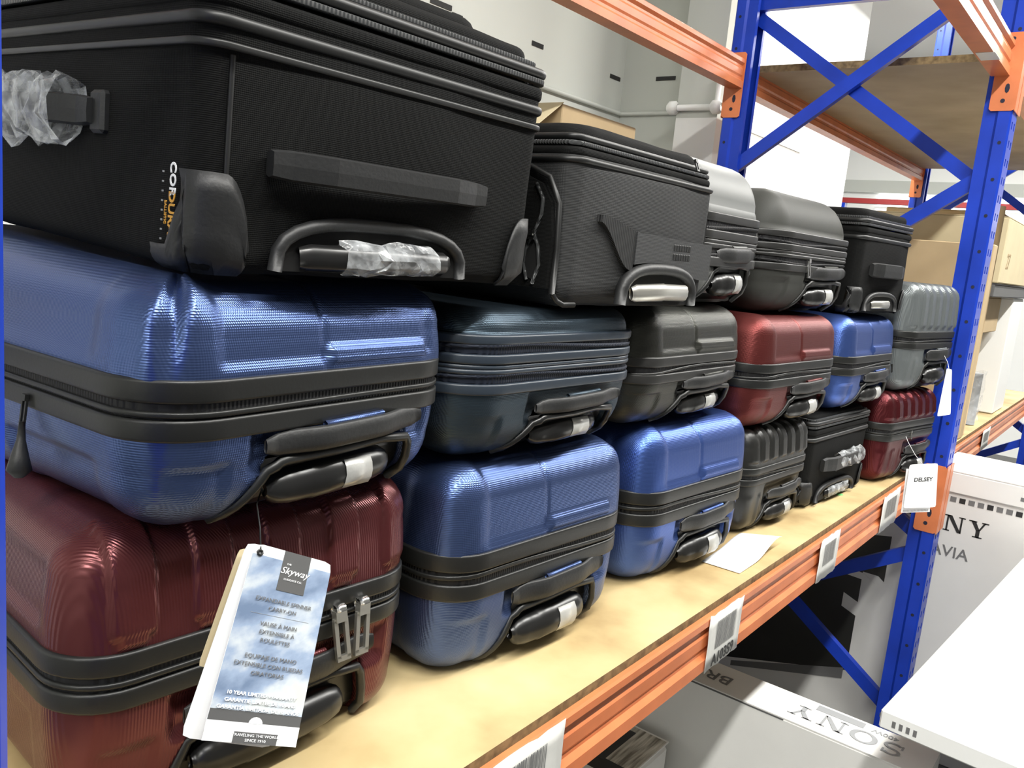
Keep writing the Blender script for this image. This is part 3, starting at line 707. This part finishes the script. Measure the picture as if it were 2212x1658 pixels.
# woven brand lettering down the left side edge
mw = frame((-.0050, .028, .052), (0, .12, -1), (0, 1, .12))
text('lettering', 'COR', .0125, 'paper', S3, frame((-.0050, .0285, .070), (0, 0, -1), (0, -1, 0)), .0003, .0003)
text('lettering', 'DURA', .0125, 'gold', S3, frame((-.0050, .0290, .044), (0, 0, -1), (0, -1, 0)), .0003, .0003)
text('lettering', 'BALLISTIC', .0042, 'gold', S3, frame((-.0050, .0380, .044), (0, 0, -1), (0, -1, 0)), .0003, .0001)
for k in range(8): box('stitch_mark', (-.0056, -.0046, .0425, .0440, .022+k*.0075, .0234+k*.0075), 'palegrey', S3)

# --- charcoal case on the second stack
T2 = thing('softside_suitcase', 'charcoal fabric suitcase with half open side pocket on the teal suitcase', 'suitcase', (.845, .092, 1.4675), -1)
W2, L2, H2 = .378, .54, .205
soft_body(W2, L2, H2-.004, .024, .030, 'fabric2', T2, .006)
band('piping', W2, L2, .024, rprof(-.006, .0045, H2-.030, H2-.022, .004), 'piping', T2)
band('gusset', W2, L2, .024, rprof(-.016, -.002, H2-.022, H2-.010, .005), 'fabric', T2)
band('zipper_teeth', W2, L2, .024, rprof(-.020, -.004, H2-.009, H2-.003, .002), 'teeth', T2)
band('piping', W2, L2, .024, rprof(-.026, -.006, H2-.002, H2+.006, .004), 'piping', T2)
ld = shell('lid', W2-.03, L2-.03, H2-.004, H2+.022, .045, .016, 'fabric', T2, lambda x, y, z, n: .002*noise.noise(Vector((x*11, y*9, z*8))), 36, 36, 4, 5, 10, .010, 0)
for v in ld.data.vertices: v.co.x += .015; v.co.y += .015
# raised yoke panel with ribbed left part on the front
def yoke(name, x0, x1, f0, f1, mat, off=-.0105, n=14):
    v = []; f = []
    for i in range(n+1):
        x = x0+(x1-x0)*i/n
        for z in (f0(x), f1(x)): v.append((x, off, z)); v.append((x, off+.012, z))
    for i in range(n):
        a = 4*i; b = a+4; f += [[a, b, b+2, a+2], [a+1, a+3, b+3, b+1], [a, a+1, b+1, b], [a+2, b+2, b+3, a+3]]
    f += [[0, 2, 3, 1], [4*n, 4*n+1, 4*n+3, 4*n+2]]
    return mesh(name, v, f, mat, T2, smooth=False)
ytop = lambda x: .118-.016*sm(.06, .16, x)-.004*sm(.16, .33, x)
ybot = lambda x: .052+.012*sm(.05, .2, x)-.020*sm(.22, .34, x)
yoke('ribbed_panel', .055, .140, ytop, lambda x: .110-.058*sm(.05, .135, x), 'fabricribbed')
yoke('yoke_panel', .142, .366, ytop, ybot, 'fabric3', -.0118)
for row in range(2):                                                # worn raised badge, two illegible rows
    for k in range(7): box('badge_relief', (.246+k*.0075, .2515+k*.0075, -.0128, -.0112, .0835-row*.013, .0925-row*.013), 'piping', T2, .0008)
bay = arch_bay(T2, .118, .318, .050, y=-.0055, r=.0085)
tube('telescopic_grip', [(.140, -.013, .021), (.146, -.016, .022), (.22, -.017, .0245), (.222, -.017, .0245), (.286, -.016, .024), (.294, -.013, .023)], .0125, 'satin', bay, 10, rs=[.7, .95, 1, .93, .95, .7], ry=.007)
# left side pocket with open zipper
rim = [(-.0045, .012, .016), (-.0062, .010, .070), (-.0062, .013, .125), (-.0062, .030, .156), (-.0060, .060, .168), (-.0060, .28, .172)]
tube('pocket_piping', rim, .0036, 'piping', T2, 8, up=(1, 0, 0))
pkf = plate('pocket_flap', [(.020, .022), (.018, .085), (.024, .126), (.040, .148), (.066, .158), (.28, .160), (.28, .022)], lambda a, b, w_: (-.0085+w_, a, b), .007, 'fabric', T2)
plate('pocket_mouth', [(.040, .030), (.034, .050), (.038, .070), (.046, .084), (.054, .066), (.056, .048), (.050, .034)], lambda a, b, w_: (-.0094+w_, a, b), .002, 'darkpocket', pkf)
for pts in ([(.041, .026), (.033, .050), (.037, .072), (.045, .088), (.036, .112), (.036, .130), (.048, .148)], [(.050, .030), (.057, .050), (.055, .068), (.047, .086)]):
    tube('zipper_teeth', [(-.0096, a, b) for a, b in pts], .0024, 'teeth', pkf, 6, up=(1, 0, 0))
q = pull(pkf, (-.013, .047, .088), .004, 'chrome', (0, -1, 0), (0, 0, 0), .005)
box('pull_tape', (-.0125, -.0095, .050, .105, .083, .092), 'piping', pkf)
tube('bottom_cord', [(-.0045, .012, .016), (.000, .008, .008), (.008, .004, .004), (.03, .002, .004)], .0036, 'piping', T2, 8, up=(1, 0, 0))
tube('seam_piping', [(.350, .004, .02), (.362, .004, .06), (.366, .004, .12), (.362, .004, .168)], .003, 'piping', T2, 6, up=(0, 1, 0))
q = pull(T2, (.300, -.001, H2+.010), .012, 'trim', (1, 0, 0), (0, -.4, 0), .004)

# --- two plain black soft cases of the fifth stack
def small_soft(label, pos, yaw, W, L, H, wrapped, lidh):
    t = thing('softside_suitcase', label, 'suitcase', pos, yaw)
    soft_body(W, L, H-.004, .022, .014, 'fabric', t, .003, 0, 30, 30)
    soft_lid(W, L, H, t, lidh, .010, 'fabric')
    a, b = .18*W, .82*W; z = H*.50
    hd = grip_bar(t, (a, -.004, z), (b, -.004, z), .017, bow=.010, thick=.006, mat='rubber')
    if wrapped: wrap_film('plastic_wrap', (a+.34*(b-a), -.012, z), (b-.0, -.012, z+.002), .022, .013, t, seed=5)
    bay = arch_bay(t, .16*W, .78*W, H*.20, r=.006)
    tube('telescopic_grip', [(.30*W, -.005, .020), (.31*W, -.008, .021), (.62*W, -.008, .022), (.63*W, -.005, .022)], .010, 'satin' if not wrapped else 'grip', bay, 8, rs=[.7, 1, 1, .7], ry=.006)
    if wrapped: wrap_film('plastic_wrap', (.32*W, -.009, .021), (.66*W, -.009, .023), .013, .007, t, seed=8)
    corner_guard(t, 0, W, .055, .034, .04); corner_guard(t, 0, W, .055, .034, .04, flip=True)
    return t
small_soft('black fabric suitcase on the board with plastic wrapped handle', (1.890, .085, 1.0035), -4, .368, .52, .190, True, .022)
small_soft('black fabric suitcase with sagging lid on top of the fifth stack', (2.012, .078, 1.455), -6, .315, .46, .205, False, .036)

# ================================================================== tags and paper
def bil(TL, TR, BR, BL):
    TL, TR, BR, BL = map(Vector, (TL, TR, BR, BL)); nrm = (TR-TL).cross(BL-TL).normalized()
    if nrm.dot(cam.matrix_world.translation-TL) < 0: nrm = -nrm
    def T(s, t, w_=0.0): return TL*(1-s)*(1-t)+TR*s*(1-t)+BR*s*t+BL*(1-s)*t+nrm*w_
    return T
def card_mesh(name, T, r0, r1, mat, parent, w0, w1, corner=.0, n=10):
    """thin sheet following the (slightly twisted) tag surface"""
    (s0, t0), (s1, t1) = r0, r1; v = []; f = []; n = n if (s1-s0) > .2 else 1; m = n*2 if (t1-t0) > .3 else 2
    for w_ in (w0, w1):
        for i in range(n+1):
            for j in range(m+1):
                a = i/n; b = j/m
                if corner and i in (0, n) and j in (0, m): b += (.010 if j == 0 else -.010); a += (.02 if i == 0 else -.02)
                v.append(T(s0+(s1-s0)*a, t0+(t1-t0)*b, w_))
    k = (n+1)*(m+1); I = lambda i, j, q: q*k+i*(m+1)+j
    for i in range(n):
        for j in range(m):
            f.append([I(i, j, 0), I(i+1, j, 0), I(i+1, j+1, 0), I(i, j+1, 0)]); f.append([I(i, j, 1), I(i, j+1, 1), I(i+1, j+1, 1), I(i+1, j, 1)])
    for i in range(n):
        for j in (0, m): f.append([I(i, j, 0), I(i+1, j, 0), I(i+1, j, 1), I(i, j, 1)])
    for j in range(m):
        for i in (0, n): f.append([I(i, j, 0), I(i, j+1, 0), I(i, j+1, 1), I(i, j, 1)])
    return mesh(name, v, f, mat, parent, smooth=False)
def tag_text(s, T, sc_, tc_, size, mat, parent, asp, w0=.0018, bold=0.0, shear=0.0, flat=True):
    """lettering laid onto a tag: size is a fraction of its height, asp = width/height"""
    o = text('lettering', s, size, mat, parent, Matrix.Identity(4), .002, bold, shear=shear)
    for v in o.data.vertices:
        x, y, z = v.co; v.co = T(sc_+x/asp, tc_-y, w0+(.0003 if z > 0 else 0))
    return o
tg = thing('luggage_tag', 'tall printed cardboard tag with cloudy sky picture hanging before the maroon suitcase', 'tag', (0, 0, 0))
T = bil((.402, .070, 1.277), (.476, .059, 1.243), (.414, .020, 1.109), (.335, .035, 1.144)); A = .43
cd = card_mesh('card', T, (0, 0), (1, 1), 'paper', tg, 0, .0008, .02)
card_mesh('sky_picture', T, (.0, .055), (1, .905), 'sky', cd, .0008, .0010)
card_mesh('sea_strip', T, (.0, .845), (1, .905), 'shade', cd, .0010, .0011)
card_mesh('bottom_band', T, (.0, .900), (1, 1), 'paper', cd, .0010, .0012)
plate('thumb_notch', [(.5+.075*math.cos(math.pi*k/8), .902-.034*math.sin(math.pi*k/8)) for k in range(9)], lambda a, b, w_: T(a, b, .0011+w_), .0003, 'paper', cd)
lg = card_mesh('logo_block', T, (.37, 0), (.71, .215), 'shade', cd, .0010, .0014)
tag_text('THE', T, .45, .068, .014, 'paper', lg, A, .0015); tag_text('Skyway', T, .54, .105, .052, 'paper', lg, A, .0015, 0, .35); tag_text('LUGGAGE CO.', T, .54, .150, .015, 'paper', lg, A, .0015)
for s_, t_, sz, m_ in (('EXPANDABLE SPINNER', .275, .0285, 'greyink'), ('CARRY-ON', .318, .0285, 'greyink'), ('VALISE \u00c0 MAIN', .400, .0285, 'greyink'), ('EXTENSIBLE \u00c0', .442, .0285, 'greyink'), ('ROULETTES', .484, .0285, 'greyink'),
                       ('EQUIPAJE DE MANO', .570, .0285, 'greyink'), ('EXTENSIBLE CON RUEDAS', .612, .0285, 'greyink'), ('GIRATORIAS', .654, .0285, 'greyink'),
                       ('10 YEAR LIMITED WARRANTY', .760, .0250, 'paper'), ('GARANTIE LIMIT\u00c9E DE 10 ANS', .796, .0250, 'paper'), ('GARANT\u00cdA LIMITADA DE 10 A\u00d1OS', .832, .0250, 'paper')):
    tag_text(s_, T, .50, t_, sz, m_, cd, A, .0018, .0006 if m_ == 'paper' else .0)
card_mesh('rule_line', T, (.15, .352), (.85, .3535), 'palegrey', cd, .0010, .0012)
bb = card_mesh('footer_block', T, (.30, .945), (.77, 1), 'shade', cd, .0012, .0015)
tag_text('TRAVELING THE WORLD', T, .535, .960, .0195, 'paper', bb, A, .0016); tag_text('SINCE 1910', T, .535, .984, .0195, 'paper', bb, A, .0016)
T_ = bil((.399, .074, 1.277), (.470, .066, 1.245), (.400, .032, 1.108), (.325, .044, 1.146))
card_mesh('back_card', T_, (0, 0), (1, 1), 'paper', tg, -.003, -.0022, .02)
T_ = bil((.396, .078, 1.270), (.44, .072, 1.26), (.41, .062, 1.165), (.352, .064, 1.185))
card_mesh('side_card', T_, (0, 0), (1, 1), 'cardpale', tg, -.006, -.0052, .02)
tube('eyelet', [T(.075+.030*math.cos(q*math.pi/4), .045+.013*math.sin(q*math.pi/4), .0015) for q in range(8)], .0010, 'trim', tg, 6, closed=True)
tube('string', [T(.075, .040, .002), (.412, .078, 1.285), (.428, .106, 1.295), (.440, .118, 1.300), (.452, .128, 1.310)], .0007, 'trim', tg, 5)
# --- white tag at the front edge
TD = bil((2.293, -.0459, 1.0774), (2.3378, -.1021, 1.0876), (2.3257, -.1171, .9762), (2.2744, -.0523, .9661))
tg = thing('luggage_tag', 'white card tag reading DELSEY dangling in front of the shelf beam', 'tag', (0, 0, 0))
cd = card_mesh('card', TD, (0, 0), (1, 1), 'paper', tg, 0, .0008, .05)
tag_text('DELSEY', TD, .53, .36, .125, 'ink', cd, .66, .0010, .003)
TB = bil((2.2979, -.0387, 1.0662), (2.3397, -.0921, 1.0726), (2.3262, -.1053, .9604), (2.2805, -.0477, .9512))
bk = card_mesh('back_card', TB, (0, .02), (1, 1), 'paper', tg, 0, .0008)
for k in range(34):
    s_ = .06+k*.026; card_mesh('barcode', TB, (s_, .935), (s_+.014, .985), 'greyink', bk, .0008, .0010)
tube('string', [TD(.5, .04, .001), (2.345, -.045, 1.095), (2.40, -.012, 1.115), (2.452, .012, 1.130)], .0007, 'paper', tg, 5)
TT = bil((2.547, -.0467, 1.3132), (2.5553, -.0584, 1.3108), (2.5437, -.077, 1.1887), (2.5206, -.0488, 1.1803))
tg = thing('luggage_tag', 'blank white tag hanging beside the dark red suitcase and upright', 'tag', (0, 0, 0))
card_mesh('card', TT, (0, 0), (1, 1), 'paper', tg, 0, .0008, .05)
tube('string', [TT(.5, .03, .001), (2.553, -.045, 1.330), (2.566, -.032, 1.345)], .0007, 'paper', tg, 5)
# --- curled sheet of paper on the board
v = []; f = []; n = 14
A0, A1, A2, A3 = Vector((1.386, .095, 1.0015)), Vector((1.575, .100, 1.0015)), Vector((1.588, .022, 1.0015)), Vector((1.388, .022, 1.0015))
for i in range(n+1):
    s_ = i/n
    for j in range(n+1):
        t_ = j/n; p = A0*(1-s_)*(1-t_)+A1*s_*(1-t_)+A2*s_*t_+A3*(1-s_)*t_
        z = .028*sm(.35, 1, s_)*math.sin(s_*2.4)*(.35+.65*t_)+.004*s_
        v.append((p.x, p.y, p.z+z))
for i in range(n):
    for j in range(n): a = i*(n+1)+j; f.append([a, a+1, a+n+2, a+n+1])
o = mesh('paper_sheet', v, f, 'paper'); md = o.modifiers.new('thick', 'SOLIDIFY'); md.thickness = .0004; md.offset = 1
tag(o, 'curled white sheet of paper lying on the board by the blue suitcase', 'paper')

# ================================================================== cartons
def carton(name, label, ext, mat='white', b=.004, cat='box', seam=None, tape=None):
    x0, x1, y0, y1, z0, z1 = ext
    t = thing(name, label, cat, (x0, y0, z0))
    W, D, H = x1-x0, y1-y0, z1-z0
    box('carton_body', (0, W, 0, D, 0, H-.003), mat, t, b)
    if seam == 'y':
        box('top_flap', (.001, W*.5-.001, .001, D-.001, H-.003, H), mat, t); box('top_flap', (W*.5+.001, W-.001, .001, D-.001, H-.003, H), mat, t)
    elif seam == 'x':
        box('top_flap', (.001, W-.001, .001, D*.5-.001, H-.003, H), mat, t); box('top_flap', (.001, W-.001, D*.5+.001, D-.001, H-.003, H), mat, t)
    else: box('top_flap', (.001, W-.001, .001, D-.001, H-.003, H), mat, t)
    return t
def serif(word, h, mw, mat, parent, name='lettering'):
    """wide slab-serif capitals drawn from strokes, baseline at y=0, centred"""
    polys = []
    def rect(x0, x1, y0, y1, ox): polys.append([(ox+x0, y0), (ox+x1, y0), (ox+x1, y1), (ox+x0, y1)])
    def quad(p, ox): polys.append([(ox+a, b) for a, b in p])
    def ell(cx, cy, rx, ry, wx, wy, ox, a0=0, a1=360, n=24):
        for k in range(n):
            p = math.radians(a0+(a1-a0)*k/n); q = math.radians(a0+(a1-a0)*(k+1)/n)
            quad([(cx+rx*math.cos(p), cy+ry*math.sin(p)), (cx+rx*math.cos(q), cy+ry*math.sin(q)), (cx+(rx-wx)*math.cos(q), cy+(ry-wy)*math.sin(q)), (cx+(rx-wx)*math.cos(p), cy+(ry-wy)*math.sin(p))], ox)
    W_ = {'S': .86, 'O': 1.12, 'N': 1.16, 'Y': 1.10}; tot = sum(W_[c]+.16 for c in word)-.16; ox = -tot/2
    for c in word:
        if c == 'O': ell(.56, .5, .56, .52, .22, .10, ox)
        elif c == 'N':
            rect(.14, .24, 0, 1, ox); rect(.90, 1.0, 0, 1, ox); quad([(.14, 1), (.40, 1), (1.0, 0), (.80, 0)], ox); rect(0, .36, 0, .07, ox); rect(0, .34, .93, 1, ox); rect(.78, 1.14, .93, 1, ox)
        elif c == 'Y':
            rect(.45, .66, 0, .46, ox); quad([(.10, 1), (.36, 1), (.66, .44), (.45, .44)], ox); quad([(.82, 1), (.94, 1), (.66, .44), (.56, .44)], ox); rect(.30, .82, 0, .07, ox); rect(0, .44, .93, 1, ox); rect(.70, 1.08, .93, 1, ox)
        elif c == 'S':
            ell(.43, .74, .36, .28, .15, .10, ox, 35, 270, 16); ell(.43, .27, .38, .29, .15, .10, ox, -145, 90, 16); rect(.70, .79, .68, .98, ox); rect(.05, .14, .02, .34, ox)
        ox += W_[c]+.16
    v = []; f = []
    for p in polys:
        k = len(v); n_ = len(p)
        v += [mw @ Vector((a*h, b*h, 0)) for a, b in p]; f.append([k+i for i in range(n_)])
    return mesh(name, v, f, mat, parent, smooth=False)
# standing television carton behind the frame (face towards the camera side)
TX = 2.90
tv = carton('television_carton', 'tall white television carton standing behind the right upright', (TX, TX+.20, -.62, .72, 0, .895), 'white')
LX = lambda y, z, d=-.0012: frame((d, y+.62, z), (0, -1, 0), (0, 0, 1))        # lettering plane, local to the carton
serif('SONY', .052, LX(-.060, .772), 'ink', tv)
text('lettering', 'BRAVIA', .050, 'greyink', tv, LX(-.058, .705), .0004, .0004)
pc = plate('screen_picture', [(.155, .668), (.66, .60), (.66, .06), (.155, .20), (.155, .40), (.205, .42), (.205, .47), (.155, .45)], lambda a, b, w_: (-.0008+w_-.0006, a+.62, b), .0006, 'print', tv)
pc2 = plate('screen_picture', [(.085, .705), (.30, .665), (.345, .615), (.225, .560), (.105, .560), (.085, .545)], lambda a, b, w_: (-.0008+w_-.0004, a+.62, b), .0006, 'print', tv)
plate('pale_splash', [(.30, .665), (.43, .66), (.345, .560), (.20, .535), (.110, .530), (.15, .555), (.22, .562), (.27, .59)], lambda a, b, w_: (-.0020+w_, a+.62, b), .0006, 'white', tv)
plate('grey_stand_print', [(.165, .205), (.56, .075), (.56, .055), (.165, .165)], lambda a, b, w_: (-.0024+w_, a+.62, b), .0006, 'greyink', tv)
for k in range(11):
    box('warning_icon', (-.0016, -.0004, .62-.262+k*.026, .62-.262+k*.026+.017, .868, .884), 'greyink' if k % 3 else 'ink', tv)
plate('picture_corner', [(-.262, .70), (-.30, .70), (-.30, .58), (-.258, .58)], lambda a, b, w_: (-.0012+w_, a+.62, b), .0006, 'ink', tv)
c_ = carton('white_carton', 'flat white carton lying on the standing television carton', (TX-.01, TX+.34, -.70, .30, .897, .988-.02), 'white')
box('print_mark', (-.0012, -.0002, .42, .45, .022, .034), 'greyink', c_)
# upright-standing television carton under the shelf, narrow side up
sv = carton('television_carton', 'white television carton under the shelf with upside down lettering on top', (1.79, 1.92, -.278, .92, 0, .55), 'white', .003)
sn = serif('SONY', .052, frame((1.875-1.79, -.095+.278, .5512), (0, 1, 0), (-1, 0, 0)), 'palegrey', sv)
text('lettering', 'BRAVIA', .058, 'greyink', sv, frame((1.850-1.79, .268+.278, .5508), (0, 1, 0), (-1, 0, 0)), .0004, .0004)
plate('barcode_patch', [(1.885, -.02), (1.91, -.02), (1.91, -.125), (1.885, -.125)], lambda a, b, w_: (a-1.79, b+.278, .5503+w_), .0006, 'palegrey', sv)
text('lettering', '400W', .022, 'palegrey', sv, frame((1.895-1.79, -.170+.278, .5508), (0, 1, 0), (-1, 0, 0)), .0003, .0003)
box('fold_line', (-.0012, .0008, .30, 1.1, .544, .5472), 'shade', sv)
# small carton with wood grain print
wc = carton('wood_print_carton', 'small white carton printed with wood grain beside the television carton', (1.36, 1.742, .262, .62, 0, .40), 'white', .012)
box('wood_print', (.16, .374, .004, .15, .400, .4006), 'woodprint', wc); box('wood_print', (.383, .3836, .02, .16, .30, .385), 'woodprint', wc)
lb = box('dark_label', (.20, .352, .075, .155, .4006, .4012), 'ink', wc)
for s_ in (1, -1):
    plate('cross_mark', [(.268-.018, .118-s_*.016), (.268-.013, .118-s_*.020), (.268+.018, .118+s_*.016), (.268+.013, .118+s_*.020)], lambda a, b, w_: (a, b, .4012+w_), .0004, 'paper', lb)
box('dark_band', (.16, .21, -.0008, .30, .398, .4008), 'ink', wc)
# white flat carton in the aisle on a grey one
fl = thing('flat_carton', 'thin flat white carton lying on top of the stack in the aisle', 'box', (1.555, -.212, .738), -3.6)
box('carton_body', (0, 1.26, -.72, 0, 0, .036), 'wallwhite', fl, .003)
box('top_flap', (.012, 1.25, -.71, -.010, .036, .040), 'wallwhite', fl)
box('edge_strip', (-.0008, 1.262, .0002, .0010, .020, .027), 'shade', fl)
for k in range(4): box('print_mark', (-.0008, .0002, -.028-k*.012, -.022-k*.012, .010, .022), 'greyink', fl)
carton('grey_carton', 'grey carton supporting the flat white carton in the aisle', (1.97, 2.78, -.95, -.40, 0, .736), 'palegrey')
# cartons in the next bay
cb = carton('brown_carton', 'big plain brown carton on the next bay behind the right upright', (4.62, 5.18, .20, .72, 1.002, 1.905), 'card', seam='y')
box('tape', (-.0012, 0, .0, .52, .70, .76), 'cardpale', cb)
tp = thing('carton_panel', 'tall narrow cardboard carton with a hand hole beside the right upright', 'box', (3.30, .004, 1.002), 0)
box('carton_body', (0, .07, 0, .34, 0, .688), 'card', tp, .003)
plate('hand_hole', [(.052+.010*math.cos(k*math.pi/5), .50+.020*math.sin(k*math.pi/5)) for k in range(10)], lambda a, b, w_: (-.0008+w_, a, b), .0008, 'ink', tp)
plate('stain', [(.062+.010*math.cos(k*math.pi/5), .08+.022*math.sin(k*math.pi/5)) for k in range(10)], lambda a, b, w_: (-.0006+w_, a, b), .0006, 'carddark', tp)
tag(tube('cardboard_tube', [(3.435, .045, 1.002), (3.435, .045, 1.83)], .034, 'carddark', None, 16), 'brown cardboard tube standing behind the narrow carton', 'tube')
st = carton('brown_carton', 'small brown carton low in the next bay behind the clear rolls', (3.62, 3.95, .10, .50, 1.002, 1.36), 'carddark')
s2_ = carton('brown_carton', 'brown carton stacked above the clear rolls in the next bay', (3.55, 4.10, .06, .50, 1.362, 1.508), 'card')
carton('dark_tray', 'dark flat tray under the carton marked 27', (3.50, 4.50, .01, .52, 1.510, 1.560), 'shade')
c27 = carton('brown_carton', 'pale brown carton printed with 27 in the next bay', (3.50, 4.50, .0, .52, 1.562, 1.800), 'cardpale')
text('lettering', '27', .080, 'carddark', c27, FRONT(.13, -.0008, .080), .0004)
carton('pink_carton', 'tall pale carton standing in the next bay near the right edge', (4.15, 4.45, .02, .45, 1.002, 1.508), 'wallwhite')
for i, (x, y) in enumerate(((3.51, .075), (3.72, .052))):
    t = thing('plastic_roll', ('darker clear plastic wrapped roll next to the narrow carton', 'paler clear plastic wrapped roll further along the board')[i], 'roll', (x, y, 1.002), 0, 'plastic wrapped rolls on the next bay')
    tube('core', [(0, 0, .001), (0, 0, .205)], .030, 'shade' if i == 0 else 'palegrey', t, 14); wrap_film('wrap', (0, 0, .018), (0.0001, 0, .215), .040, .040, t, 'clear', 11+i, 10, 12)
# red beam of a rack far behind
tag(box('far_beam', (7.0, 7.06, -2.4, 1.72, 2.11, 2.15), 'redbeam'), 'thin dark red beam crossing the bright far window', 'beam')
for yy in (-2.36, 1.66): box('beam_post', (7.0, 7.06, yy, yy+.06, 0, 2.11), 'rackblue', bpy.data.objects['far_beam'])
# open carton behind the rack near the wall, on a stack
for i, (z0, z1) in enumerate(((0, .55), (.55, 1.10), (1.10, 1.66))):
    carton('brown_carton', ('bottom', 'middle', 'upper')[i]+' brown carton of the hidden stack behind the rack', (2.02, 2.44, .96, 1.34, z0+.001, z1-.001), 'card')
oc = thing('open_carton', 'brown carton with one raised flap behind the charcoal suitcase near the wall', 'box', (2.02, .96, 1.661))
box('carton_body', (0, .42, 0, .38, 0, .285), 'card', oc, .003)
plate('raised_flap', [(.0, .285), (.004, .290), (-.13, .20), (-.13, .195)], lambda a, b, w_: (a, .0+w_, b), .38, 'cardpale', oc)
box('sticker', (.33, .36, -.0008, 0, .17, .21), 'paper', oc)
